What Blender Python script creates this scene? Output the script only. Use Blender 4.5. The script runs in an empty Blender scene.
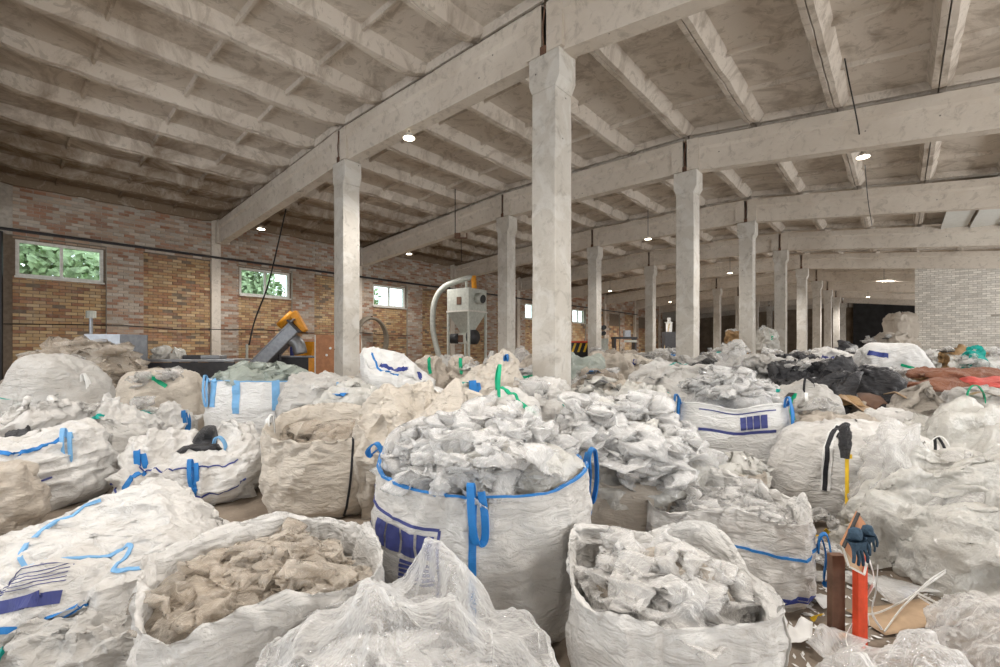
import bpy, math, random
import numpy as np
from mathutils import Vector, Matrix
random.seed(7)
C = bpy.context.scene
COL = C.collection
PI = math.pi
# ------------------------------------------------------------------ camera, world, lights, exposure
F, TH, EYE = 450.0, math.radians(41.6), 1.5
CS, SN = math.cos(TH), math.sin(TH)
cam = bpy.data.objects.new('camera', bpy.data.cameras.new('camera'))
cam.data.sensor_width = 36.0
cam.data.lens = F * 36.0 / 1000.0
cam.data.shift_y = 0.0165
cam.data.clip_end = 400
cam.location = (0, 0, EYE)
cam.rotation_euler = (PI / 2, 0, TH)
COL.objects.link(cam)
C.camera = cam
C.view_settings.view_transform = 'Standard'
C.view_settings.look = 'None'
C.view_settings.gamma = 1.0
C.view_settings.use_curve_mapping = False
C.view_settings.exposure = -0.04
C.cycles.transparent_max_bounces = 14
C.cycles.max_bounces = 8
C.cycles.diffuse_bounces = 3
world = bpy.data.worlds.new('overcast_sky')
C.world = world
world.use_nodes = True
world.node_tree.nodes['Background'].inputs[0].default_value = (0.86, 0.93, 1.0, 1)
world.node_tree.nodes['Background'].inputs[1].default_value = 3.2

def area(name, loc, rot, sx, sy, power, col):
    l = bpy.data.lights.new(name, 'AREA')
    l.shape = 'RECTANGLE'; l.size = sx; l.size_y = sy
    l.energy = power; l.color = col
    o = bpy.data.objects.new(name, l)
    o.location = loc; o.rotation_euler = rot
    COL.objects.link(o)
    return o
# daylight stand-ins added in unseen wall openings behind and beside the camera
area('daylight_fill_back', (-6.0, -8.8, 2.4), (PI / 2, 0, 0), 12, 4.2, 170, (1.0, 0.98, 0.95))
SIDE_FILL_OPENINGS = [-5.0, -0.5, 4.0, 8.5, 13.0, 17.5, 22.0, 26.5, 33.0, 37.5, 42.0, 46.5]  # unseen openings, kept small to put sparkle on the film
for y_ in SIDE_FILL_OPENINGS:
    area('daylight_fill_side', (7.9, y_, 2.9), (PI / 2, 0, PI / 2), 2.4, 2.2, 165, (1.0, 0.98, 0.95))

# ------------------------------------------------------------------ coordinates
def at(px, Z):
    xc = (px - 500.0) / F * Z
    return (xc * CS - Z * SN, xc * SN + Z * CS)
def zat(py, Z):
    return EYE + (350.0 - py) / F * Z
ROW_A, ROW_B, WALL_L, WALL_R, WALL_BACK, WALL_END = -4.04, -10.14, -19.29, 8.0, -9.0, 59.9
FR0 = -0.24                                     # frame line nearest the camera; one every 6 m
def beam_z(x):                                  # underside of the cross beams
    xs = [WALL_L, ROW_B, ROW_A, WALL_R]
    return float(np.interp(x, xs, [5.50, 6.06, 6.00, 6.00 - 0.12 * 12.04]))
BEAM_D = 0.78

# ------------------------------------------------------------------ numpy noise
def _h(ix, iy, iz, seed):
    n = (ix * 374761393 + iy * 668265263 + iz * 2147483647 + seed * 1274126177) & 0xFFFFFFFF
    n = ((n ^ (n >> 13)) * 1274126177) & 0xFFFFFFFF
    n = ((n ^ (n >> 16)) * 2246822519) & 0xFFFFFFFF
    return ((n ^ (n >> 15)) & 0xFFFF).astype(np.float64) / 32767.5 - 1.0
def vnoise(p, seed=0):
    f = np.floor(p); q = p - f; q = q * q * (3 - 2 * q)
    i = f.astype(np.int64)
    x, y, z = i[..., 0], i[..., 1], i[..., 2]
    u, v, w = q[..., 0], q[..., 1], q[..., 2]
    def L(a, b, t): return a + (b - a) * t
    r = L(L(L(_h(x, y, z, seed), _h(x + 1, y, z, seed), u), L(_h(x, y + 1, z, seed), _h(x + 1, y + 1, z, seed), u), v),
          L(L(_h(x, y, z + 1, seed), _h(x + 1, y, z + 1, seed), u), L(_h(x, y + 1, z + 1, seed), _h(x + 1, y + 1, z + 1, seed), u), v), w)
    return r
def fbm(p, octv=3, seed=0, gain=0.5):
    r = 0; a = 1.0
    for k in range(octv):
        r = r + a * vnoise(p * (2.03 ** k) + 17.3 * k, seed + 31 * k); a *= gain
    return r

# ------------------------------------------------------------------ cloth: a grid that is too big for its shape buckles into folds
def nrm(d): return np.sqrt((d * d).sum(-1)) + 1e-9
def ext(P, per): return np.concatenate([P, P[:1]], 0) if per else P
def normals(P, per):
    if per:
        du = np.roll(P, -1, 0) - np.roll(P, 1, 0)
    else:
        du = np.gradient(P, axis=0)
    dv = np.gradient(P, axis=1)
    n = np.cross(du, dv)
    return n / nrm(n)[..., None]
def relax(T, per, gu, gv, it, anchor, P, bend=0.0, floor=0.004, R=None):
    R = ext(T if R is None else R, per)
    gd = math.sqrt(0.5 * (gu * gu + gv * gv))
    Lu = nrm(R[1:] - R[:-1]) * gu
    Lv = nrm(R[:, 1:] - R[:, :-1]) * gv
    L1 = nrm(R[1:, 1:] - R[:-1, :-1]) * gd
    L2 = nrm(R[1:, :-1] - R[:-1, 1:]) * gd
    def cor(a, b, L):
        d = b - a; l = nrm(d)
        return d * ((l - L) / l * 0.5)[..., None]
    for k in range(it):
        E = ext(P, per); A = np.zeros_like(E)
        c = cor(E[:-1], E[1:], Lu); A[:-1] += c; A[1:] -= c
        c = cor(E[:, :-1], E[:, 1:], Lv); A[:, :-1] += c; A[:, 1:] -= c
        c = cor(E[:-1, :-1], E[1:, 1:], L1); A[:-1, :-1] += c; A[1:, 1:] -= c
        c = cor(E[:-1, 1:], E[1:, :-1], L2); A[:-1, 1:] += c; A[1:, :-1] -= c
        if per:
            A[0] += A[-1]; A = A[:-1]
        P = P + 0.27 * A
        if bend:
            M = P.copy()
            if per: M = 0.25 * (np.roll(P, 1, 0) + np.roll(P, -1, 0)) + 0.5 * P
            else: M[1:-1] = 0.25 * (P[2:] + P[:-2]) + 0.5 * P[1:-1]
            M[:, 1:-1] = 0.25 * (M[:, 2:] + M[:, :-2]) + 0.5 * M[:, 1:-1]
            P = P + bend * (M - P)
        if anchor: P = P + anchor * (T - P)
        if floor is not None: P[..., 2] = np.maximum(P[..., 2], floor)
    return P
def up2(P, per):
    E = ext(P, per)
    a = np.empty((E.shape[0] * 2 - 1, E.shape[1], 3)); a[::2] = E; a[1::2] = 0.5 * (E[1:] + E[:-1])
    if per: a = a[:-1]
    b = np.empty((a.shape[0], a.shape[1] * 2 - 1, 3)); b[:, ::2] = a; b[:, 1::2] = 0.5 * (a[:, 1:] + a[:, :-1])
    return b
def crease(p, seed, lo=0.11):
    """long folds wandering in a few directions over softer swells (p in fold widths)"""
    rng = np.random.default_rng(seed * 7 + 1)
    w = np.stack([vnoise(p * .28, seed + 3), vnoise(p * .28 + 5.1, seed + 4), vnoise(p * .28 + 9.7, seed + 5)], -1)
    q = p + 1.1 * w
    r = 0
    for k in range(4):
        d = rng.normal(size=3); d /= np.linalg.norm(d)
        if k == 0: d = np.array([.75, .1, .65]) if seed % 2 else np.array([-.7, .2, .68])
        if k == 1: d = np.array([.1, .1, .99])
        qq = q - (q @ d)[..., None] * d * (1 - lo)
        m = np.clip(.5 + 1.6 * vnoise(p * .22 + 3.7 * k, seed + 50 + k), 0, 1)
        n1 = vnoise(qq + 11 * k, seed + 20 + k)
        r = r + m * (0.5 - 1.9 * np.abs(n1))
    return 0.66 * r + 0.22 * vnoise(p * .40 + 3.3, seed + 9)
def wrinkle(T, per, g=((1.08, 1.06), (1.05, 1.05)), anchor=(0.02, 0.05), amp=0.02, freq=7.0, seed=0, it=(26, 16, 8), bend=(0.1, 0.03), R=None, stretch=(1, 1, 1), floor=0.004, levels=None):
    P = T
    n = levels or len(g)
    for k in range(n):
        kk = min(k, len(g) - 1)
        if k:
            P = up2(P, per); T = P
            R = None
        nz = crease(P * freq * (1.9 ** k) * np.array(stretch), seed + 97 * k)
        N = normals(P, per)
        P = P + N * (nz * amp / (2.3 ** k))[..., None]
        if floor is not None: P[..., 2] = np.maximum(P[..., 2], floor)
        T = P
        P = relax(T, per, g[kk][0], g[kk][1], it[k], anchor[min(k, len(anchor) - 1)], P, bend[min(k, len(bend) - 1)], floor, R)
    return P

# ------------------------------------------------------------------ materials
MATS = {}
def nd(t, typ, **kw):
    n = t.nodes.new(typ)
    for k, v in kw.items():
        if k in n.inputs: n.inputs[k].default_value = v
        else: setattr(n, k, v)
    return n
def base_mat(name, rough=0.8, col=(0.5, 0.5, 0.5), metal=0.0, spec=0.4):
    m = bpy.data.materials.new(name); m.use_nodes = True
    b = m.node_tree.nodes['Principled BSDF']
    b.inputs['Base Color'].default_value = (*col, 1); b.inputs['Roughness'].default_value = rough
    b.inputs['Metallic'].default_value = metal; b.inputs['Specular IOR Level'].default_value = spec
    return m, m.node_tree, b
def ramp(t, fac, stops):
    r = t.nodes.new('ShaderNodeValToRGB')
    while len(r.color_ramp.elements) < len(stops): r.color_ramp.elements.new(0.5)
    for e, (p, c) in zip(r.color_ramp.elements, stops):
        e.position = p; e.color = (*c, 1) if len(c) == 3 else c
    t.links.new(fac, r.inputs[0]); return r.outputs[0]
def noise(t, scale, detail=4, rough=0.55, vec=None, dist=0.0):
    n = nd(t, 'ShaderNodeTexNoise'); n.inputs['Scale'].default_value = scale
    n.inputs['Detail'].default_value = detail; n.inputs['Roughness'].default_value = rough
    n.inputs['Distortion'].default_value = dist
    if vec is not None: t.links.new(vec, n.inputs['Vector'])
    return n.outputs['Fac']
def pos(t, scale=None):
    g = nd(t, 'ShaderNodeNewGeometry').outputs['Position']
    if scale:
        m = nd(t, 'ShaderNodeMapping'); m.inputs['Scale'].default_value = scale
        t.links.new(g, m.inputs['Vector']); return m.outputs[0]
    return g
def mix(t, fac, a, b, mode='MIX'):
    m = t.nodes.new('ShaderNodeMixRGB'); m.blend_type = mode
    for s, v in ((0, fac), (1, a), (2, b)):
        if isinstance(v, (int, float)): m.inputs[s].default_value = v
        elif isinstance(v, tuple): m.inputs[s].default_value = (*v, 1)
        else: t.links.new(v, m.inputs[s])
    return m.outputs[0]
def bump(t, b, h, strength=0.3, dist=0.02):
    n = nd(t, 'ShaderNodeBump'); n.inputs['Strength'].default_value = strength; n.inputs['Distance'].default_value = dist
    t.links.new(h, n.inputs['Height']); t.links.new(n.outputs[0], b.inputs['Normal'])
def plain(name, col, rough=0.6, metal=0.0, var=0.15, scale=9.0):
    if name in MATS: return MATS[name]
    m, t, b = base_mat(name, rough, col, metal)
    f = noise(t, scale, 4, 0.6, pos(t))
    lo = tuple(c * (1 - var) for c in col); hi = tuple(min(1, c * (1 + var)) for c in col)
    t.links.new(ramp(t, f, [(0.3, lo), (0.7, hi)]), b.inputs['Base Color'])
    bump(t, b, f, 0.15, 0.01)
    MATS[name] = m; return m
def fabric(name, col, dirt=0.35, dcol=(0.36, 0.31, 0.26), rough=0.62):
    if name in MATS: return MATS[name]
    m, t, b = base_mat(name, rough, col, 0, 0.35)
    p = nd(t, 'ShaderNodeTexCoord').outputs['Object']
    oi = nd(t, 'ShaderNodeObjectInfo')
    a = nd(t, 'ShaderNodeVectorMath', operation='ADD'); t.links.new(p, a.inputs[0]); t.links.new(oi.outputs['Location'], a.inputs[1])
    p = a.outputs[0]
    f = noise(t, 2.2, 6, 0.65, p, 0.6)
    f2 = noise(t, 14, 4, 0.7, p)
    c = mix(t, ramp(t, f, [(0.42, (0, 0, 0)), (0.75, (dirt,) * 3)]), col, dcol)
    c = mix(t, ramp(t, f2, [(0.55, (0, 0, 0)), (0.8, (dirt * 0.6,) * 3)]), c, dcol)
    t.links.new(c, b.inputs['Base Color'])
    mp = nd(t, 'ShaderNodeMapping'); mp.inputs['Scale'].default_value = (1.0, 1.0, 2.7); mp.inputs['Rotation'].default_value = (.16, .12, 0); t.links.new(p, mp.inputs['Vector'])
    w = noise(t, 7.5, 5, 0.6, mp.outputs[0], 1.2)
    m2 = nd(t, 'ShaderNodeMapping'); m2.inputs['Scale'].default_value = (1.3, .5, .5); m2.inputs['Rotation'].default_value = (.3, .75, .4); t.links.new(p, m2.inputs['Vector'])
    rg = nd(t, 'ShaderNodeTexNoise', noise_type='RIDGED_MULTIFRACTAL'); rg.inputs['Scale'].default_value = 4.5; rg.inputs['Detail'].default_value = 3; rg.inputs['Distortion'].default_value = .5
    t.links.new(m2.outputs[0], rg.inputs['Vector'])
    ad = nd(t, 'ShaderNodeMath', operation='MULTIPLY_ADD'); t.links.new(rg.outputs[0], ad.inputs[0]); ad.inputs[1].default_value = .22; t.links.new(w, ad.inputs[2])
    bump(t, b, ad.outputs[0], 0.8, 0.045)
    b.inputs['Sheen Weight'].default_value = 0.1
    MATS[name] = m; return m
def film(name, col=(0.80, 0.78, 0.75), alpha=0.5, rough=0.12, tint=(0.55, 0.49, 0.42), trl=0.2, bs=0.7, sc=16.0):
    """crinkled polyethylene: partly see-through, glossy, paler where it turns edge-on"""
    if name in MATS: return MATS[name]
    m, t, b = base_mat(name, rough, col, 0, 0.5)
    b.inputs['IOR'].default_value = 1.85
    p = nd(t, 'ShaderNodeTexCoord').outputs['Object']
    f = noise(t, 3.0, 4, 0.6, p)
    cc = mix(t, ramp(t, f, [(0.38, (0, 0, 0)), (0.68, (0.75,) * 3)]), col, tint)
    t.links.new(cc, b.inputs['Base Color'])
    w = noise(t, sc, 4, 0.6, p, 0.3)
    mp = nd(t, 'ShaderNodeMapping'); mp.inputs['Scale'].default_value = (.45, 1.3, .8); mp.inputs['Rotation'].default_value = (.4, .3, .6); t.links.new(p, mp.inputs['Vector'])
    rg = nd(t, 'ShaderNodeTexNoise', noise_type='RIDGED_MULTIFRACTAL'); rg.inputs['Scale'].default_value = sc * .6; rg.inputs['Detail'].default_value = 2.5; rg.inputs['Distortion'].default_value = .5
    t.links.new(mp.outputs[0], rg.inputs['Vector'])
    ad = nd(t, 'ShaderNodeMath', operation='MULTIPLY_ADD'); t.links.new(rg.outputs[0], ad.inputs[0]); ad.inputs[1].default_value = .16; t.links.new(w, ad.inputs[2])
    bump(t, b, ad.outputs[0], min(1.0, bs * 1.3), 0.55 / sc)
    tr = nd(t, 'ShaderNodeBsdfTranslucent'); t.links.new(cc, tr.inputs[0])
    tp = nd(t, 'ShaderNodeBsdfTransparent'); tp.inputs[0].default_value = (0.98, 0.975, 0.97, 1)
    m1 = nd(t, 'ShaderNodeMixShader'); m1.inputs[0].default_value = trl
    t.links.new(b.outputs[0], m1.inputs[1]); t.links.new(tr.outputs[0], m1.inputs[2])
    lw = nd(t, 'ShaderNodeLayerWeight'); lw.inputs['Blend'].default_value = 0.30
    bn = [n for n in t.nodes if n.bl_idname == 'ShaderNodeBump'][0]; t.links.new(bn.outputs[0], lw.inputs['Normal'])
    mr = nd(t, 'ShaderNodeMapRange'); mr.inputs['To Min'].default_value = alpha; mr.inputs['To Max'].default_value = 1.0
    t.links.new(lw.outputs['Facing'], mr.inputs['Value'])
    m2 = nd(t, 'ShaderNodeMixShader')
    t.links.new(mr.outputs[0], m2.inputs[0]); t.links.new(tp.outputs[0], m2.inputs[1]); t.links.new(m1.outputs[0], m2.inputs[2])
    t.links.new(m2.outputs[0], t.nodes['Material Output'].inputs[0])
    MATS[name] = m; return m
WHITE = fabric('fabric_white', (0.74, 0.725, 0.70), 0.38)
BRIGHT = fabric('fabric_bright_white', (0.80, 0.80, 0.79), 0.18)
CREAM = fabric('fabric_cream', (0.66, 0.60, 0.52), 0.38)
BEIGE = fabric('fabric_beige', (0.55, 0.49, 0.42), 0.42)
GREYF = fabric('fabric_grey', (0.54, 0.525, 0.50), 0.4)
TAUPE = fabric('fabric_taupe', (0.42, 0.38, 0.33), 0.4)
BLACKF = fabric('sheet_black', (0.03, 0.03, 0.034), 0.2, (0.15, 0.14, 0.13), 0.4)
CHAR = fabric('sheet_charcoal', (0.055, 0.055, 0.056), 0.3, (0.2, 0.19, 0.18), 0.45)
BROWN = fabric('sheet_brown', (0.26, 0.10, 0.05), 0.4, (0.12, 0.06, 0.04), 0.5)
OCHRE = fabric('sheet_ochre', (0.42, 0.26, 0.12), 0.4, (0.2, 0.12, 0.06), 0.5)
REDF = fabric('sheet_red', (0.65, 0.10, 0.08), 0.2)
CLEAR = film('film_clear', (0.96, 0.955, 0.945), 0.34, 0.10, (0.85, 0.82, 0.78), .2, .8, 16)
BRIGHTFILM = film('film_bright', (0.985, 0.985, 0.98), 0.42, 0.11, (0.94, 0.93, 0.92), .2, .8, 16)
DUSTY = film('film_dusty', (0.80, 0.73, 0.64), 0.40, 0.11, (0.58, 0.48, 0.37), .16, .9, 18)
MILKY = film('film_milky', (0.80, 0.79, 0.75), 0.80, 0.17, (0.62, 0.59, 0.53), .12, .7, 8.0)
GREENFILM = film('film_green', (0.60, 0.66, 0.60), 0.6, 0.18, (0.42, 0.47, 0.41))
SHEETFILM = film('film_sheet_clear', (0.95, 0.95, 0.945), 0.20, 0.08, (0.90, 0.895, 0.885), .2, .5, 7.0)
BLUE = plain('webbing_blue', (0.02, 0.19, 0.52), 0.55)
LBLUE = plain('webbing_light_blue', (0.19, 0.42, 0.70), 0.55)
NAVY = plain('webbing_navy', (0.03, 0.05, 0.24), 0.55)
PRINT = plain('ink_navy', (0.05, 0.062, 0.22), 0.6)
GREEN = plain('webbing_green', (0.0, 0.40, 0.20), 0.55)
TEAL = plain('webbing_teal', (0.0, 0.33, 0.28), 0.55)
BLACKW = plain('webbing_black', (0.02, 0.02, 0.025), 0.6)
WHITEW = plain('webbing_white', (0.82, 0.82, 0.80), 0.5)
STEEL = plain('steel_grey', (0.33, 0.34, 0.36), 0.4, 0.6)
DSTEEL = plain('steel_dark', (0.06, 0.06, 0.065), 0.5, 0.4)
PALEM = plain('paint_pale_grey_green', (0.55, 0.57, 0.52), 0.5)
ORANGE = plain('paint_orange', (0.72, 0.30, 0.02), 0.45)
YELLOW = plain('paint_yellow', (0.85, 0.55, 0.03), 0.45)
REDP = plain('paint_red_orange', (0.72, 0.085, 0.035), 0.5, 0, 0.25)
RUST = plain('steel_rust_brown', (0.16, 0.09, 0.06), 0.75, 0.2, 0.3)
BOARD = plain('fibreboard_orange_brown', (0.46, 0.21, 0.10), 0.6)
CARDB = plain('cardboard', (0.48, 0.34, 0.22), 0.8)
BLACKP = plain('plastic_black', (0.015, 0.015, 0.015), 0.45)
PAPER = plain('paper_white', (0.80, 0.79, 0.77), 0.8, 0, 0.08)
HOSE = plain('hose_grey', (0.45, 0.46, 0.42), 0.5)
DHOSE = plain('hose_dusty_brown', (0.20, 0.17, 0.13), 0.6)
WOOD = plain('wood_pale', (0.55, 0.42, 0.25), 0.7)
GLOVE = plain('knit_blue_grey', (0.04, 0.075, 0.115), 0.9, 0, 0.3, 60)
FRAMEW = plain('window_frame_white', (0.70, 0.68, 0.63), 0.5)

def concrete(name, col, stain, dirt_amt=0.6, white=None):
    m, t, b = base_mat(name, 0.9, col, 0, 0.2)
    p = pos(t)
    f = noise(t, 0.7, 8, 0.65, p, 0.5)
    c = mix(t, ramp(t, f, [(0.40, (0, 0, 0)), (0.72, (dirt_amt,) * 3)]), col, stain)
    f2 = noise(t, 5.0, 6, 0.7, p, 0.8)
    c = mix(t, ramp(t, f2, [(0.52, (0, 0, 0)), (0.68, (0.45,) * 3)]), c, tuple(s * 0.6 for s in stain))
    if white: c = mix(t, ramp(t, noise(t, 1.6, 6, 0.6, p, 1.5), [(0.5, (0, 0, 0)), (0.6, (0.6,) * 3)]), c, white)
    v = nd(t, 'ShaderNodeTexVoronoi'); v.inputs['Scale'].default_value = 3.2; t.links.new(p, v.inputs['Vector'])
    c = mix(t, ramp(t, v.outputs['Distance'], [(0.03, (0.85,) * 3), (0.06, (0, 0, 0))]), c, (0.03, 0.025, 0.02))
    t.links.new(c, b.inputs['Base Color'])
    bump(t, b, noise(t, 9, 8, 0.7, p), 0.5, 0.03)
    return m
COLM = concrete('concrete_column_whitewash', (0.62, 0.585, 0.53), (0.40, 0.36, 0.30), 0.5, (0.70, 0.68, 0.64))
BEAMM = concrete('concrete_beam_whitewash', (0.71, 0.645, 0.565), (0.46, 0.385, 0.31), 0.5)
def ceil_mat():
    m, t, b = base_mat('concrete_slab_peeling', 0.92, (0.5, 0.5, 0.5), 0, 0.2)
    p = pos(t)
    x = nd(t, 'ShaderNodeSeparateXYZ'); t.links.new(p, x.inputs[0])
    wet = nd(t, 'ShaderNodeMapRange')          # the roof edge along the brick wall is mouldy and peeling
    for k, v in (('From Min', -19.3), ('From Max', -13.0), ('To Min', 0.40), ('To Max', 0.0)): wet.inputs[k].default_value = v
    t.links.new(x.outputs['X'], wet.inputs['Value'])
    f = noise(t, 0.9, 9, 0.68, p, 1.6)
    s = nd(t, 'ShaderNodeMath', operation='ADD'); t.links.new(f, s.inputs[0]); t.links.new(wet.outputs[0], s.inputs[1])
    c = mix(t, ramp(t, s.outputs[0], [(0.49, (0, 0, 0)), (0.59, (0.36,) * 3), (0.82, (1.0,) * 3)]), (0.69, 0.625, 0.55), (0.24, 0.18, 0.125))
    c = mix(t, ramp(t, noise(t, 2.6, 8, 0.7, p, 2.2), [(0.56, (0, 0, 0)), (0.60, (0.5,) * 3)]), c, (0.40, 0.35, 0.29))
    t.links.new(c, b.inputs['Base Color'])
    bump(t, b, noise(t, 7, 8, 0.7, p, 1.0), 0.5, 0.03)
    return m
SLABM = ceil_mat()
def floor_mat():
    m, t, b = base_mat('dusty_concrete_floor', 0.9, (0.3, 0.25, 0.2), 0, 0.2)
    p = pos(t)
    c = ramp(t, noise(t, 1.3, 8, 0.65, p, 0.5), [(0.3, (0.19, 0.15, 0.115)), (0.7, (0.33, 0.275, 0.22))])
    c = mix(t, ramp(t, noise(t, 18, 6, 0.7, p), [(0.55, (0, 0, 0)), (0.75, (0.5,) * 3)]), c, (0.42, 0.37, 0.31))
    t.links.new(c, b.inputs['Base Color']); bump(t, b, noise(t, 14, 6, 0.7, p), 0.4, 0.02)
    return m
FLOORM = floor_mat()
def brick_mat():
    m, t, b = base_mat('brick_with_own_colour', 0.9, (0.5, 0.3, 0.2), 0, 0.2)
    a = nd(t, 'ShaderNodeVertexColor'); a.layer_name = 'Col'
    p = pos(t)
    c = mix(t, ramp(t, noise(t, 9, 6, 0.7, p), [(0.45, (0, 0, 0)), (0.75, (0.5,) * 3)]), a.outputs[0], (0.36, 0.30, 0.25))
    c = mix(t, ramp(t, noise(t, 1.1, 6, 0.7, p, 0.8), [(0.50, (0, 0, 0)), (0.72, (0.35,) * 3)]), c, (0.46, 0.41, 0.35))
    t.links.new(c, b.inputs['Base Color']); bump(t, b, noise(t, 30, 5, 0.7, p), 0.5, 0.01)
    return m
BRICKM = brick_mat()
MORTAR = plain('mortar_grey', (0.20, 0.155, 0.115), 0.95, 0, 0.2)
WMORTAR = plain('mortar_whitewashed', (0.42, 0.38, 0.33), 0.95, 0, 0.2)
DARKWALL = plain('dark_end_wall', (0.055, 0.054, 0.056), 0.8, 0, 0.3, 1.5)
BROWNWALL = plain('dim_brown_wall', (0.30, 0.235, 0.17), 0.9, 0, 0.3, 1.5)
LEAF = plain('leaf_green', (0.40, 0.52, 0.30), 0.6, 0, 0.5, 3)
BARK = plain('bark', (0.12, 0.09, 0.06), 0.9)
GRASSM = plain('meadow', (0.14, 0.25, 0.07), 0.9, 0, 0.3, 3)
TINM = plain('white_sheet_metal', (0.72, 0.73, 0.70), 0.4, 0.1, 0.06)
def glass():
    m = bpy.data.materials.new('window_glass'); m.use_nodes = True; t = m.node_tree
    tp = nd(t, 'ShaderNodeBsdfTransparent'); tp.inputs[0].default_value = (0.9, 0.95, 0.93, 1)
    gl = nd(t, 'ShaderNodeBsdfGlossy'); gl.inputs['Roughness'].default_value = 0.05
    mx = nd(t, 'ShaderNodeMixShader'); mx.inputs[0].default_value = 0.06
    t.links.new(tp.outputs[0], mx.inputs[1]); t.links.new(gl.outputs[0], mx.inputs[2])
    t.links.new(mx.outputs[0], t.nodes['Material Output'].inputs[0]); return m
GLASS = glass()
def emit(name, col, s):
    m = bpy.data.materials.new(name); m.use_nodes = True; t = m.node_tree
    e = nd(t, 'ShaderNodeEmission'); e.inputs[0].default_value = (*col, 1); e.inputs[1].default_value = s
    t.links.new(e.outputs[0], t.nodes['Material Output'].inputs[0]); return m
LAMPM = emit('lamp_diffuser', (1.0, 0.88, 0.66), 14)

# ------------------------------------------------------------------ mesh helpers
def tag(o, label=None, cat=None, group=None, kind=None):
    if label: o['label'] = label
    if cat: o['category'] = cat
    if group: o['group'] = group
    if kind: o['kind'] = kind
    return o
def link(name, me, parent=None, loc=None, rz=None):
    o = bpy.data.objects.new(name, me); COL.objects.link(o)
    if parent is not None: o.parent = parent
    if loc is not None: o.location = loc
    if rz is not None: o.rotation_euler = (0, 0, rz)
    return o
def empty(name, loc=(0, 0, 0), rz=0.0): return link(name, None, None, loc, rz)
def np_mesh(name, V, Q, mat, smooth=True, col=None):
    me = bpy.data.meshes.new(name)
    V = np.asarray(V, np.float32).reshape(-1, 3); Q = np.asarray(Q, np.int32)
    k = Q.shape[1]
    me.vertices.add(len(V)); me.vertices.foreach_set('co', V.ravel())
    me.loops.add(Q.size); me.loops.foreach_set('vertex_index', Q.ravel())
    me.polygons.add(len(Q)); me.polygons.foreach_set('loop_start', np.arange(0, Q.size, k, dtype=np.int32))
    me.polygons.foreach_set('use_smooth', np.full(len(Q), smooth, dtype=bool))
    me.update(calc_edges=True)
    if col is not None:
        a = me.color_attributes.new('Col', 'FLOAT_COLOR', 'CORNER')
        a.data.foreach_set('color', np.repeat(np.c_[col, np.ones(len(col))], k, axis=0).astype(np.float32).ravel())
    me.materials.append(mat); return me
def grid_quads(nu, nv, per, off=0):
    i = np.arange(nu if per else nu - 1)[:, None]; j = np.arange(nv - 1)[None, :]
    i2 = (i + 1) % nu
    return np.stack([i * nv + j, i2 * nv + j, i2 * nv + j + 1, i * nv + j + 1], -1).reshape(-1, 4) + off
def grid_mesh(name, P, per, mat, smooth=True):
    nu, nv = P.shape[:2]
    return np_mesh(name, P.reshape(-1, 3), grid_quads(nu, nv, per), mat, smooth)
def join_grids(name, grids, mat, smooth=True):
    Vs, Qs, o = [], [], 0
    for P, per in grids:
        Vs.append(P.reshape(-1, 3)); Qs.append(grid_quads(P.shape[0], P.shape[1], per, o)); o += P.shape[0] * P.shape[1]
    return np_mesh(name, np.concatenate(Vs), np.concatenate(Qs), mat, smooth)
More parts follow.
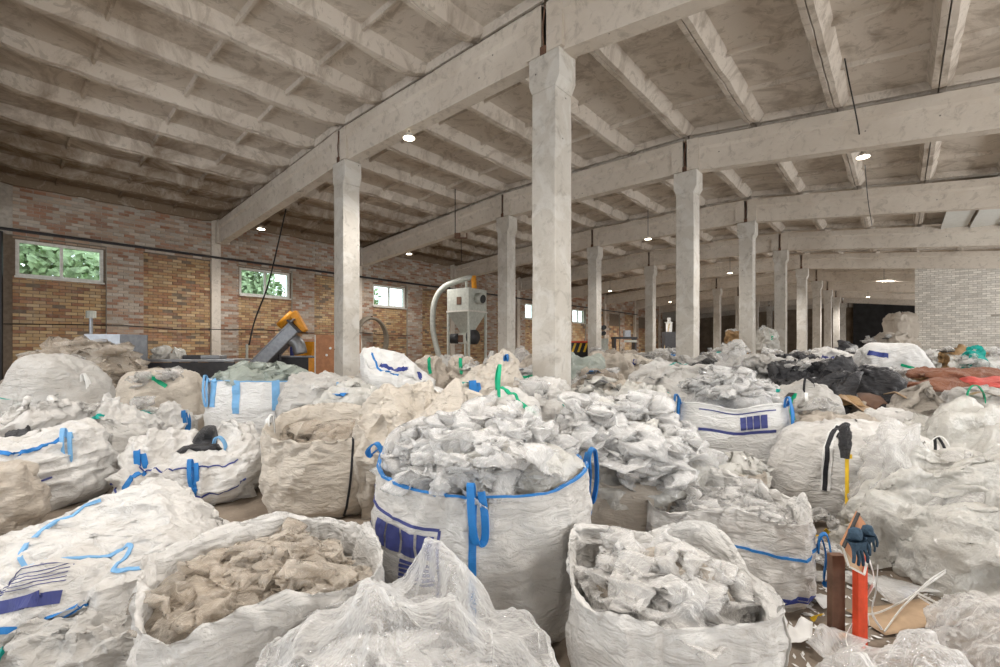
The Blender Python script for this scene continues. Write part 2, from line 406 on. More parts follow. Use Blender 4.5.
class MB:
    def __init__(s): s.v = []; s.f = []
    def hexa(s, p):            # 8 corners: bottom loop then top loop
        o = len(s.v); s.v += [tuple(q) for q in p]
        s.f += [tuple(o + i for i in q) for q in ((3, 2, 1, 0), (4, 5, 6, 7), (0, 1, 5, 4), (1, 2, 6, 5), (2, 3, 7, 6), (3, 0, 4, 7))]
        return s
    def box(s, x0, x1, y0, y1, z0, z1):
        return s.hexa([(x0, y0, z0), (x1, y0, z0), (x1, y1, z0), (x0, y1, z0), (x0, y0, z1), (x1, y0, z1), (x1, y1, z1), (x0, y1, z1)])
    def rect_tube(s, secs):    # stacked rectangles (x0,x1,y0,y1,z)
        o = len(s.v)
        for (x0, x1, y0, y1, z) in secs: s.v += [(x0, y0, z), (x1, y0, z), (x1, y1, z), (x0, y1, z)]
        for k in range(len(secs) - 1):
            for i in range(4):
                a, b = o + 4 * k + i, o + 4 * k + (i + 1) % 4
                s.f.append((a, b, b + 4, a + 4))
        s.f.append((o + 3, o + 2, o + 1, o)); e = o + 4 * (len(secs) - 1); s.f.append((e, e + 1, e + 2, e + 3)); return s
    def bar(s, a, b, w, h=None, up=(0, 0, 1)):
        a, b = Vector(a), Vector(b); d = (b - a).normalized(); h = w if h is None else h
        x = d.cross(Vector(up))
        if x.length < 1e-3: x = d.cross(Vector((1, 0, 0)))
        x.normalize(); y = x.cross(d); x *= w / 2; y *= h / 2
        return s.hexa([a - x - y, a + x - y, a + x + y, a - x + y, b - x - y, b + x - y, b + x + y, b - x + y])
    def tube(s, pts, r, n=10, close=False, caps=True):
        pts = [Vector(p) for p in pts]; o = len(s.v); m = len(pts); x = None
        for k, p in enumerate(pts):
            d = ((pts[(k + 1) % m] if close or k < m - 1 else p) - (pts[k - 1] if close or k > 0 else p)).normalized()
            if x is None: x = d.cross(Vector((0, 0, 1)) if abs(d.z) < 0.9 else Vector((1, 0, 0))).normalized()
            x = (x - d * x.dot(d)).normalized(); y = d.cross(x)
            rr = r[k] if isinstance(r, (list, tuple)) else r
            for i in range(n):
                a = 2 * PI * i / n; s.v.append(tuple(p + (x * math.cos(a) + y * math.sin(a)) * rr))
        for k in range(m if close else m - 1):
            for i in range(n):
                a = o + k * n + i; b = o + k * n + (i + 1) % n; c = o + ((k + 1) % m) * n + (i + 1) % n; e = o + ((k + 1) % m) * n + i
                s.f.append((a, b, c, e))
        if caps and not close:
            s.f.append(tuple(o + i for i in reversed(range(n)))); s.f.append(tuple(o + (m - 1) * n + i for i in range(n)))
        return s
    def build(s, name, mat, parent=None, loc=None, rz=None, smooth=False, bevel=0.0):
        me = bpy.data.meshes.new(name); me.from_pydata(s.v, [], s.f); me.materials.append(mat)
        if smooth: me.polygons.foreach_set('use_smooth', [True] * len(me.polygons))
        me.update()
        o = link(name, me, parent, loc, rz)
        if bevel:
            md = o.modifiers.new('bevel', 'BEVEL'); md.width = bevel; md.segments = 2; md.limit_method = 'ANGLE'
        return o
def crom(pts, k=6):
    pts = [np.array(p, float) for p in pts]
    if len(pts) < 3: return [tuple(pts[0] + (pts[-1] - pts[0]) * i / k) for i in range(k + 1)]
    q = [2 * pts[0] - pts[1]] + pts + [2 * pts[-1] - pts[-2]]; out = []
    for i in range(1, len(q) - 2):
        for j in range(k):
            t = j / k
            out.append(tuple(0.5 * (2 * q[i] + (q[i + 1] - q[i - 1]) * t + (2 * q[i - 1] - 5 * q[i] + 4 * q[i + 1] - q[i + 2]) * t * t + (3 * q[i] - q[i - 1] - 3 * q[i + 1] + q[i + 2]) * t ** 3)))
    out.append(tuple(pts[-1])); return out
def ribbon_mesh(name, pts, wdir, w, mat, th=0.004):
    p = np.array(pts, float); n = len(p)
    wd = np.broadcast_to(np.array(wdir, float), p.shape)
    d = np.gradient(p, axis=0); d /= nrm(d)[:, None]
    wd = wd - d * (wd * d).sum(-1, keepdims=True); wd = wd / nrm(wd)[:, None]
    nn = np.cross(d, wd)
    G = np.stack([p - wd * w / 2 - nn * th, p + wd * w / 2 - nn * th, p + wd * w / 2 + nn * th, p - wd * w / 2 + nn * th], 0)
    V = G.reshape(-1, 3)
    return np_mesh(name, V, grid_quads(4, n, True), mat, False)

# ------------------------------------------------------------------ sampling a cloth grid (straps, piping, prints)
class Skin:
    def __init__(s, P, per=True): s.P = P; s.N = normals(P, per); s.per = per; s.nu, s.nv = P.shape[:2]
    def _s(s, A, u, v):
        u = np.asarray(u, float); v = np.asarray(v, float)
        fu = (u % 1.0) * s.nu if s.per else np.clip(u, 0, 1) * (s.nu - 1.001)
        fv = np.clip(v, 0, 1) * (s.nv - 1.001)
        i = np.floor(fu).astype(int); j = np.floor(fv).astype(int); a = (fu - i)[..., None]; b = (fv - j)[..., None]
        i0 = i % s.nu; i1 = (i + 1) % s.nu
        return (A[i0, j] * (1 - a) + A[i1, j] * a) * (1 - b) + (A[i0, j + 1] * (1 - a) + A[i1, j + 1] * a) * b
    def p(s, u, v, off=0.0): return s._s(s.P, u, v) + s._s(s.N, u, v) * off
    def n(s, u, v): return s._s(s.N, u, v)
def strip_on(sk, path, w, mat, name, parent, off=0.007, n=72):
    path = np.array(crom(path, max(2, n // max(1, len(path) - 1))))
    P = sk.p(path[:, 0], path[:, 1]); N = sk.n(path[:, 0], path[:, 1])
    k = np.ones(3) / 3
    for c in range(3):
        if len(N) > 6: N[1:-1, c] = np.convolve(N[:, c], k, 'same')[1:-1]
    d = np.gradient(P, axis=0); d /= nrm(d)[:, None]; s = np.cross(N, d); s /= nrm(s)[:, None]
    G = np.stack([P - s * w / 2 - N * 0.012, P - s * w / 2 + N * off, P + s * w / 2 + N * off, P + s * w / 2 - N * 0.012], 0)
    return link(name, np_mesh(name, G.reshape(-1, 3), grid_quads(4, len(P), False)[:, ::-1], mat, False), parent)
def patch_on(sk, u0, u1, v0, v1, mat, name, parent, off=0.007, nu=36, nv=26, slope=0.0):
    u = np.linspace(u0, u1, nu)[:, None] + np.zeros((1, nv)); v = np.linspace(v0, v1, nv)[None, :] + slope * (u - u0)
    return link(name, grid_mesh(name, sk.p(u, v, off), False, mat), parent)

# ------------------------------------------------------------------ cloth shapes
def bag_open(nu, nv, w, d, h, n=2.8, bulge=0.07, depth=0.22, flare=0.0, lean=(0, 0), rim=None, seed=0, neck=0.0):
    phi = (np.arange(nu) / nu * 2 * PI)[:, None]
    rho = (np.abs(np.cos(phi)) ** n + np.abs(np.sin(phi)) ** n) ** (-1 / n)
    ns = int(nv * 0.78)
    t = np.concatenate([np.linspace(0, 1, ns), np.ones(nv - ns)])[None, :]
    s = np.concatenate([np.zeros(ns), np.linspace(0, 1, nv - ns + 1)[1:]])[None, :]
    rm = 1.0 + 0.05 * vnoise(np.concatenate([np.cos(phi) * 1.6, np.sin(phi) * 1.6, np.zeros_like(phi)], 1), seed)[:, None]
    if rim is not None: rm = rm * np.array([rim(float(a)) for a in phi[:, 0]])[:, None]
    R = 1 + bulge * 4 * t * (1 - t) - 0.10 * np.exp(-t / 0.06) + flare * t ** 2 - neck * t ** 4
    R = R * (1 - 0.035 * np.minimum(1, s * 5) - 0.10 * s)
    z = t * h * rm - s * depth + 0.004
    x = w / 2 * rho * np.cos(phi) * R + lean[0] * t; y = d / 2 * rho * np.sin(phi) * R + lean[1] * t
    return np.stack([x, y, z + 0 * x], -1)
def bag_closed(nu, nv, w, d, h, n=2.8, e=0.6, lean=(0, 0), peaks=(), neck=None, seed=0, lump=0.08, tents=()):
    phi = (np.arange(nu) / nu * 2 * PI)[:, None]
    rho = (np.abs(np.cos(phi)) ** n + np.abs(np.sin(phi)) ** n) ** (-1 / n)
    a = np.linspace(0.0, PI / 2 * 0.9995, nv)[None, :]
    r = np.cos(a) ** e; zz = np.sin(a) ** (e * 1.15)
    r = r * (1 - 0.08 * np.exp(-zz / 0.08))
    x = w / 2 * rho * np.cos(phi) * r + lean[0] * zz; y = d / 2 * rho * np.sin(phi) * r + lean[1] * zz
    z = h * zz + 0 * x
    P = np.stack([x, y, z], -1)
    if lump: P = P + (fbm(P * 2.2, 2, seed + 5) * lump)[..., None] * normals(P, True) * np.minimum(1, zz * 3)[..., None]
    for (px, py, dz, rad) in peaks:
        g = np.exp(-((P[..., 0] - px) ** 2 + (P[..., 1] - py) ** 2) / (rad * rad)) * np.clip(P[..., 2] / h, 0, 1) ** 2
        P[..., 2] += dz * g
    if tents:                                      # cloth hung between raised points: ridges with slack flanks
        if tents == 'auto':
            rg = np.random.default_rng(seed + 77); tents = []
            for _ in range(3):
                a_ = rg.uniform(-.42, .42, 2) * (w, d * .8); b_ = rg.uniform(-.42, .42, 2) * (w, d * .8)
                tents.append(((a_[0], a_[1], h * rg.uniform(.82, 1.06)), (b_[0], b_[1], h * rg.uniform(.6, 1.02)), rg.uniform(.5, 1.1)))
        body = np.minimum(1, zz * 2.2) + 0 * x
        Z0 = P[..., 2] * (1 - .20 * body)
        for (A, B, sl) in tents:
            ax, ay, ah = A; bx, by, bh = B; L2 = (bx - ax) ** 2 + (by - ay) ** 2 + 1e-9
            tt = np.clip(((P[..., 0] - ax) * (bx - ax) + (P[..., 1] - ay) * (by - ay)) / L2, 0, 1)
            dd = np.sqrt((P[..., 0] - ax - tt * (bx - ax)) ** 2 + (P[..., 1] - ay - tt * (by - ay)) ** 2 + 4e-4)
            Z0 = np.maximum(Z0, (ah + (bh - ah) * tt - sl * dd) * body)
        P[..., 2] = Z0
    if neck:
        nx, ny, nh, nr = neck
        q = np.sqrt((P[..., 0] - nx) ** 2 + (P[..., 1] - ny) ** 2)
        P[..., 2] += nh * np.exp(-(q / nr) ** 1.3) * (P[..., 2] > 0.5 * h)
    P[..., 2] = np.maximum(P[..., 2], 0.004)
    return P
SHEETS = {}
def crumple(kind, n, seed):
    """one sheet of film scrunched into a ball of about unit radius"""
    key = (kind, n, seed)
    if key in SHEETS: return SHEETS[key]
    m = max(10, n // 2)
    def flat_(a, b, S):
        u, v = np.meshgrid(np.linspace(0, 1, a), np.linspace(0, 1, b), indexing='ij')
        q = np.stack([u, v, 0 * u], -1) * S
        return q * np.array([2.1, .75, 1]) if kind == 'long' else q
    u, v = np.meshgrid(np.linspace(0, 1, m), np.linspace(0, 1, m), indexing='ij')
    p = np.stack([u * 1.65, v * 1.65, 0 * u + seed * 3.1], -1)
    P = np.stack([fbm(p, 2, seed + 1, 0.6), fbm(p + 9, 2, seed + 2, 0.6), fbm(p + 19, 2, seed + 3, 0.6)], -1)
    P = relax(P, False, 1, 1, 30, 0.03, P, 0.0, None, flat_(m, m, 4.0))
    for k in range(1, 3 if n >= 26 else 2):
        P = up2(P, False)
        f = 2.7 * 2.2 ** k
        P = P + normals(P, False) * (crease(P * f, seed + k) * .15 / 1.45 ** k)[..., None]
        P = relax(P, False, 1, 1, 14, 0.05, P, 0.0, None, flat_(P.shape[0], P.shape[1], 4.0 * 1.11 ** k))
    P = P - P.reshape(-1, 3).mean(0)
    P = P / np.percentile(nrm(P), 93)
    SHEETS[key] = P; return P
def rotm(rng):
    q = rng.normal(size=4); q /= np.linalg.norm(q)
    return np.array(Matrix(((1, 0, 0), (0, 1, 0), (0, 0, 1)))) if False else np.array(__import__('mathutils').Quaternion(q).to_matrix())
def film_heap(name, mat, loc, rx, ry, z0, h, lumps, size, seed, label, res=28, rz=TH, base_mat=None, n=2.4, kinds=('long', 'ball', 'long'), inner=True):
    """scraps of crumpled film heaped on a dome; the scraps are past counting -> stuff"""
    rng = np.random.default_rng(seed)
    nu, nv = (64, 18) if res >= 24 else (36, 12)
    T = bag_closed(nu // 2, nv // 2 + 1, rx * 2, ry * 2, h, n, 1.0, seed=seed, lump=size * 0.5)
    T[..., 2] += z0
    B = wrinkle(T, True, ((1.2, 1.2), (1.15, 1.15)), (0.03, 0.06), size * 0.25, 6, seed, (25, 20), (0.02, 0.0), floor=None)
    o = link(name, grid_mesh(name, B, True, base_mat or mat, True), None, loc, rz)
    tag(o, label, 'plastic film', kind='stuff')
    grids = []
    for k in range(lumps):
        a = rng.uniform(0, 2 * PI); q = math.sqrt(rng.uniform(0, 1)) * 0.92
        x, y = rx * q * math.cos(a), ry * q * math.sin(a)
        z = z0 + h * (1 - q ** 2) ** 0.6 * 0.98
        S = crumple(kinds[k % len(kinds)], res, 1 + (k + seed) % 5)
        s = size * 1.22 * rng.uniform(0.6, 1.25)
        G = (S @ rotm(rng).T) * s * np.array([1.08, 1.08, 0.62]) + np.array([x, y, z])
        G[..., 2] = np.maximum(G[..., 2], 0.006)
        if inner and q > 0.7:                         # keep the outer scraps inside the bag's mouth
            m = np.sqrt((G[..., 0] / rx) ** 2 + (G[..., 1] / ry) ** 2); f = np.minimum(1, 1.02 / np.maximum(m, 1e-6))
            low = G[..., 2] < z0 + 0.06
            G[..., 0] = np.where(low, G[..., 0] * f, G[..., 0]); G[..., 1] = np.where(low, G[..., 1] * f, G[..., 1])
        grids.append((G, False))
    if grids:
        c = link('film_scraps', join_grids('film_scraps', grids, mat, True), o); c['kind'] = 'stuff'
    return o
def hang_loop(sk, u, vtop, color, parent, length=0.24, w=0.045, tape=None, edge=None, style='hang', side=1, tape_mat=None):
    """lifting loop sewn at the rim, with its webbing running down the bag wall"""
    p = sk.p(u, vtop); n = sk.n(u, vtop); n[2] = 0; n = n / (np.linalg.norm(n) + 1e-9)
    t = np.array([-n[1], n[0], 0]) * side; up = np.array([0, 0, 1.0]); L = length
    if style == 'hang':
        pts = [p + n * .012 - up * .04, p + n * .02 + up * .05, p + n * .055 + up * .06 + t * .005, p + n * .075 - up * L * .45 + t * .02, p + n * .06 - up * L + t * .035,
               p + n * .045 - up * L * 0.96 + t * .07, p + n * .055 - up * L * .35 + t * .075, p + n * .03 + up * .03 + t * .05, p + n * .012 - up * .03 + t * .05]
    elif style == 'arch':
        pts = [p + n * .012 - up * .05, p + n * .02 + up * L * .5, p + n * .0 + up * L + t * L * .25, p + up * L * .98 + t * L * .55, p + n * .02 + up * L * .4 + t * L * .8, p + n * .02 - up * .06 + t * L * .85]
    else:  # ear: loop lying outward
        pts = [p + n * .01, p + n * L * .5 + up * .05, p + n * L + up * .01, p + n * L * 1.05 + t * .05 - up * .03, p + n * L * .5 + t * .07 + up * .01, p + n * .01 + t * .05]
    wd = t if style == 'hang' else n
    if style == 'ear': wd = t
    o = link('lifting_loop', ribbon_mesh('lifting_loop', crom(pts, 6), wd + up * 0.05, w, color), parent)
    if tape is not None:
        strip_on(sk, [(u, vtop - 0.004), (u, (vtop + tape) / 2), (u, tape)], w, tape_mat or color, 'webbing', parent)
    return o

# ================================================================== THE SETTING
def structure(o): o['kind'] = 'structure'; return o
structure(MB().box(WALL_L - 0.4, WALL_R + 0.4, WALL_BACK - 0.3, WALL_END + 0.3, -0.2, 0.0).build('floor', FLOORM))
# ---- ceiling: cross beams and precast ribbed slabs
ceiling = structure(empty('ceiling', (0, 0, 5.5)))
def child_of_ceiling(o): o.parent = ceiling; o.matrix_parent_inverse = Matrix.Translation((0, 0, -5.5)); return o
def slab_mesh(seed, W=1.525, Lg=5.97):
    rng = random.Random(seed); b = MB()
    segs = 20; ys = [Lg * i / segs for i in range(segs + 1)]
    for side in (0, 1):
        o = len(b.v); zz = 0.0
        for k, y in enumerate(ys):
            zz = rng.choice([0, 0, 0, 0.0, 0.012, 0.03]); e = 0.16 if k in (0, segs) else (0.05 if k in (1, segs - 1) else 0)
            j = rng.uniform(-0.006, 0.006)
            for (x, z) in ((0.004, 0.29), (0.004, zz + e), (0.09 + j, zz + e + rng.uniform(0, .01)), (0.19 + j, 0.29)):
                b.v.append((x if side == 0 else W - x, y, z))
        for k in range(segs):
            for i in range(3):
                a = o + 4 * k + i; q = (a, a + 4, a + 5, a + 1)
                b.f.append(q if side == 0 else q[::-1])
        for k in (0, segs): b.f.append(tuple(o + 4 * k + i for i in range(4)))
    for i, y in enumerate((0.08, 1.5, 2.98, 4.46, Lg - 0.08)):
        dp = 0.16 if i in (0, 4) else 0.09; w = 0.036
        b.hexa([(0.1, y - w * .6, 0.29 - dp), (W - .1, y - w * .6, 0.29 - dp), (W - .1, y + w * .6, 0.29 - dp), (0.1, y + w * .6, 0.29 - dp),
                (0.1, y - w * 1.2, 0.29), (W - .1, y - w * 1.2, 0.29), (W - .1, y + w * 1.2, 0.29), (0.1, y + w * 1.2, 0.29)])
    b.box(0, W, 0, Lg, 0.285, 0.34)
    me = bpy.data.meshes.new('roof_slab'); me.from_pydata(b.v, [], b.f); me.materials.append(SLABM); me.update(); return me
SLABS = [slab_mesh(s) for s in range(4)]
xs_edges = [WALL_L + 1.525 * i for i in range(18)]
for bay in range(-1, 10):
    y0 = FR0 + 6 * bay + 0.015
    for i, x in enumerate(xs_edges):
        z0 = beam_z(x) + BEAM_D; z1 = beam_z(x + 1.525) + BEAM_D
        o = bpy.data.objects.new('roof_slab', SLABS[(i * 3 + bay * 5) % 4]); COL.objects.link(o)
        o.location = (x, y0, z0); o.rotation_euler = (0, -math.atan2(z1 - z0, 1.525), 0)
        child_of_ceiling(o)
rf = MB(); rx_ = [WALL_L - .4, ROW_B, ROW_A, WALL_R + .4]          # unseen cover added over the slabs to seal out daylight
for a_, b_ in zip(rx_[:-1], rx_[1:]):
    za_, zb_ = beam_z(a_) + BEAM_D + .36, beam_z(b_) + BEAM_D + .36
    rf.hexa([(a_, WALL_BACK - .3, za_), (b_, WALL_BACK - .3, zb_), (b_, WALL_END + .3, zb_), (a_, WALL_END + .3, za_),
             (a_, WALL_BACK - .3, za_ + .15), (b_, WALL_BACK - .3, zb_ + .15), (b_, WALL_END + .3, zb_ + .15), (a_, WALL_END + .3, za_ + .15)])
child_of_ceiling(rf.build('roof_light_seal', SLABM))
def beam(xa, xb, y, name='beam'):
    b = MB(); za, zb = beam_z(xa), beam_z(xb); N = 14; rng = random.Random(int(xa * 7 + y * 13)); o = 0
    prof = [(-.13, 0), (.13, 0), (.15, .50), (.20, .56), (.20, BEAM_D - .005), (-.20, BEAM_D - .005), (-.20, .56), (-.15, .50)]
    for k in range(N + 1):
        x = xa + (xb - xa) * k / N; z = za + (zb - za) * k / N
        for (yy, zz) in prof: b.v.append((x, y + yy + rng.uniform(-.006, .006), z + zz + (rng.uniform(0, .012) if zz < .1 else 0)))
    for k in range(N):
        for i in range(8):
            a = 8 * k + i; c = 8 * k + (i + 1) % 8
            b.f.append((a, a + 8, c + 8, c))
    b.f.append(tuple(range(8))); b.f.append(tuple(8 * N + i for i in reversed(range(8))))
    for xe, s in ((xa, 1), (xb, -1)):                 # stiffened beam end over the pillar head
        z = beam_z(xe)
        b.box(min(xe, xe + s * .28), max(xe, xe + s * .28), y - .215, y + .215, z + .004, z + BEAM_D - .02)
    return child_of_ceiling(b.build(name, BEAMM))
for k in range(0, 11):
    y = FR0 + 6 * k
    beam(WALL_L + .0, ROW_B - .05, y); beam(ROW_B + .04, ROW_A - .05, y); beam(ROW_A + .05, WALL_R, y)

# ---- pillars
def pillar(x, y, label):
    H = beam_z(x); a = 0.22; r = empty('concrete_pillar', (x, y, 0))
    rng = random.Random(int(x * 31 + y * 17)); j = lambda: rng.uniform(-.006, .006)
    secs = [(-a + j(), a + j(), -a + j(), a + j(), z) for z in [0, .5, 1.1, 1.7, 2.3, 2.9, 3.5, 4.1, 4.7, H - .56]]
    MB().rect_tube(secs).build('shaft', COLM, r, bevel=0.015)
    MB().rect_tube([(-a, a, -a - .004, a + .004, H - .56), (-a - .055, a + .075, -a - .004, a + .004, H - .42), (-a - .055, a + .075, -a - .004, a + .004, H - .01)]).build('capital', COLM, r, bevel=0.012)
    b = MB().box(-.05, .05, -a - .02, -a + .1, H - .02, H + .10); b.tube([(.02, -a - .01, H), (.0, -a - .02, H + .35), (.03, -a - .0, H + BEAM_D - .06)], .012, 6)
    b.build('steel_tie', RUST, r)
    tag(r, label, 'pillar', 'whitewashed concrete pillars')
ordn = ['', 'nearest', 'second', 'third', 'fourth', 'fifth', 'sixth', 'seventh', 'eighth', 'ninth']
for k in range(1, 10):
    lab = 'whitewashed concrete pillar, the largest, rising behind the film-filled white bulk bag' if k == 1 else \
          f'whitewashed concrete pillar, {ordn[k]} from the largest in the row towards the dark doorway'
    pillar(ROW_A, FR0 + 6 * k, lab)
for k in range(1, 10):
    lab = 'whitewashed concrete pillar in front of the brown board near the screw conveyor' if k == 1 else \
          f'whitewashed concrete pillar, {ordn[k]} in the row nearer the brick window wall'
    pillar(ROW_B, FR0 + 6 * k, lab)

# ---- brick walls
def bricks(name, x, y0, y1, z0, z1, parent, pal, axis='x', bl=.28, bh=.10, seed=0, prot=0.012, dark=0.03, sign=1, deep=.09):
    """every brick with its own edges and depth; thousands of them -> one stuff mesh"""
    rng = np.random.default_rng(seed)
    nz = max(1, int(round((z1 - z0) / bh))); hh = (z1 - z0) / nz; L = []
    for r in range(nz):
        s = y0 - (bl / 2 if r % 2 else 0); k = 0
        while s < y1 - 0.01:
            a, b = max(s, y0), min(s + bl, y1)
            if b - a > .04: L.append((a, b, z0 + r * hh, z0 + (r + 1) * hh))
            s += bl
    L = np.array(L); n = len(L); g = 0.008
    out = rng.uniform(-prot, prot, n); miss = rng.uniform(size=n) < dark; out[miss] = -deep
    ya, yb, za, zb = L[:, 0] + g, L[:, 1] - g, L[:, 2] + g, L[:, 3] - g
    xf = x + sign * out; xbk = np.full(n, x - sign * .12)
    def P(xx, yy, zz): return np.stack([xx, yy, zz], -1) if axis == 'x' else np.stack([yy, xx, zz], -1)
    V = np.stack([P(xbk, ya, za), P(xbk, yb, za), P(xbk, yb, zb), P(xbk, ya, zb), P(xf, ya, za), P(xf, yb, za), P(xf, yb, zb), P(xf, ya, zb)], 1)
    q = np.array([(4, 5, 6, 7), (0, 1, 5, 4), (1, 2, 6, 5), (2, 3, 7, 6), (3, 0, 4, 7)])
    if sign < 0 or axis == 'y': q = q[:, ::-1]
    if sign < 0 and axis == 'y': q = q[:, ::-1]
    Q = (np.arange(n)[:, None, None] * 8 + q[None]).reshape(-1, 4)
    pal = np.array(pal); c = pal[rng.integers(0, len(pal), n)] * rng.uniform(.8, 1.15, (n, 1))
    o = link(name, np_mesh(name, V.reshape(-1, 3), Q, BRICKM, False, np.repeat(c, 5, 0)), parent)
    o['kind'] = 'stuff'; return o
PAL_RED = [(.44, .26, .13), (.50, .33, .17), (.54, .38, .20), (.38, .21, .11), (.57, .42, .25), (.42, .22, .12), (.47, .31, .16), (.30, .15, .09), (.52, .36, .19)]
PAL_WASH = [(.45, .36, .28), (.50, .43, .36), (.42, .29, .21), (.38, .22, .15), (.52, .46, .40), (.44, .33, .25), (.36, .19, .12), (.48, .40, .33)]
PAL_PALE = [(.84, .81, .75), (.80, .77, .71), (.86, .83, .77), (.76, .73, .67)]
def T(t): return FR0 + 6 + t
wall = structure(empty('wall_left', (WALL_L, 0, 0)))
def on_wall(o): o.parent = wall; o.matrix_parent_inverse = Matrix.Translation((-WALL_L, 0, 0)); return o
wb = MB(); XR = WALL_L - .12                         # recessed plane of the infill panels
WINZ0, WINZ1 = 3.68, 4.76
wins = [-5.33 + 6 * k for k in range(0, 8)]; WW = 1.96
ya = WALL_BACK
for w0 in wins[:6]:
    wb.box(XR - .3, XR - .02, ya, T(w0), 0, 6.9); wb.box(XR - .3, XR - .02, T(w0), T(w0 + WW), 0, WINZ0); wb.box(XR - .3, XR - .02, T(w0), T(w0 + WW), WINZ1, 6.9)
    ya = T(w0 + WW)
wb.box(XR - .3, XR - .02, ya, WALL_END, 0, 6.9)
on_wall(wb.build('wall_core', MORTAR))
wm = MB(); wm.box(XR - .02, WALL_L - .02, WALL_BACK, T(48), 4.86, 6.9)
for k in range(0, 8):
    t0 = wins[k]
    wm.box(XR - .02, WALL_L - .02, T(t0 + 2.02), T(t0 + 2.98), 0, 4.86); wm.box(XR - .02, WALL_L - .02, T(t0 + 5.30), T(t0 + 5.90), 0, 4.86)
on_wall(wm.build('wall_core', WMORTAR))
tc = MB()
for k in range(0, 8):
    t0 = wins[k]; near = k < 5
    def br(a, b, z0, z1, x, pal, s, dk):
        on_wall(bricks('brickwork', x, T(a), T(b), z0, z1, None, pal, seed=s, dark=dk, bl=.28 if near else .56, bh=.10 if near else .20))
    br(t0 - .06, t0 + 2.02, 0, WINZ0, XR, PAL_RED, k, .05)
    br(t0 + 2.98, t0 + 5.0, 0, 4.84, XR, PAL_RED, 50 + k, .06)
    br(t0 + 2.02, t0 + 2.98, 0, 4.86, WALL_L, PAL_WASH, 100 + k, .004)
    br(t0 + 5.30, t0 + 5.94, 0, 4.86, WALL_L, PAL_WASH, 150 + k, .004)
    br(t0 - .06, t0 + 5.94, 4.86, 6.75, WALL_L, PAL_WASH, 200 + k, .01)
    br(t0 - .06, t0 + 2.02, WINZ1 + .02, 4.85, XR, PAL_WASH, 250 + k, .0)
    tc.box(XR - .02, WALL_L + .05, T(t0 + 5.0), T(t0 + 5.30), 0, 6.6)
on_wall(tc.build('concrete_post', BEAMM))
for k, w0 in enumerate(wins[:6]):
    a, b = T(w0), T(w0 + WW); xo = XR - .10; fr = MB(); f = .085
    fr.box(xo - .06, xo + .06, a, b, WINZ0, WINZ0 + f); fr.box(xo - .06, xo + .06, a, b, WINZ1 - f, WINZ1)
    fr.box(xo - .06, xo + .06, a, a + f, WINZ0 + f, WINZ1 - f); fr.box(xo - .06, xo + .06, b - f, b, WINZ0 + f, WINZ1 - f)
    r = structure(empty(f'window_{k + 1}', (xo, a, WINZ0)))
    def ch(o): o.parent = r; o.matrix_parent_inverse = Matrix.Translation((-xo, -a, -WINZ0)); return o
    ch(fr.build('window_frame', FRAMEW)); m = (a + b) / 2
    ch(MB().box(xo - .05, xo + .05, m - .035, m + .035, WINZ0 + f, WINZ1 - f).build('mullion', FRAMEW))
    for (p, q) in ((a + f, m - .035), (m + .035, b - f)): ch(MB().box(xo - .004, xo + .004, p, q, WINZ0 + f, WINZ1 - f).build('pane', GLASS))
    ch(MB().box(xo + .06, WALL_L - .02, a - .02, b + .02, WINZ0 - .05, WINZ0).build('sill', FRAMEW))
# end wall, back wall, side wall with unseen openings added for the fill lights
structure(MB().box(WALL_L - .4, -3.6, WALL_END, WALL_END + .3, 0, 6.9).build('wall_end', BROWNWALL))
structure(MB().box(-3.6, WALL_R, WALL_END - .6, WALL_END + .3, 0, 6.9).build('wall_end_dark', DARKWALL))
wbk = MB(); wbk.box(WALL_L - .4, -12, WALL_BACK - .3, WALL_BACK, 0, 6.9); wbk.box(0, WALL_R + .3, WALL_BACK - .3, WALL_BACK, 0, 6.9); wbk.box(-12, 0, WALL_BACK - .3, WALL_BACK, 4.6, 6.9)
structure(wbk.build('wall_back', WMORTAR))
wr = MB(); wr.box(WALL_R, WALL_R + .3, WALL_BACK, WALL_END, 0, 1.7); wr.box(WALL_R, WALL_R + .3, WALL_BACK, WALL_END, 4.1, 6.9)
ed_ = [WALL_BACK] + [e for y_ in SIDE_FILL_OPENINGS for e in (y_ - 1.25, y_ + 1.25)] + [WALL_END]
for p, q in zip(ed_[::2], ed_[1::2]): wr.box(WALL_R, WALL_R + .3, p, q, 1.7, 4.1)
structure(wr.build('wall_right', WMORTAR))
# white brick cross wall at the far right of the hall
YB = FR0 + 30
wbr = structure(empty('wall_cross', (.55, YB, 0)))
o = MB().box(.57, WALL_R, YB - .02, YB + .36, 0, 5.75).build('wall_core', WMORTAR, wbr); o.matrix_parent_inverse = Matrix.Translation((-.55, -YB, 0))
o = bricks('brickwork', YB - .03, .55, WALL_R, 0, beam_z(1.0) + .1, None, PAL_PALE, axis='y', seed=900, dark=.004, sign=-1, bl=.28, bh=.10, prot=.008, deep=.05)
o.parent = wbr; o.matrix_parent_inverse = Matrix.Translation((-.55, -YB, 0))
# pale sheet-metal roofing patch in front of the cross wall
pt = MB()
for i in range(9): pt.box(1.15 + i * .75, 1.15 + i * .75 + .70, FR0 + 18.25, FR0 + 23.8, beam_z(1.15 + i * .75) + BEAM_D - .13, beam_z(1.15 + i * .75) + BEAM_D - .08)
structure(pt.build('trim_roof_sheet', TINM))
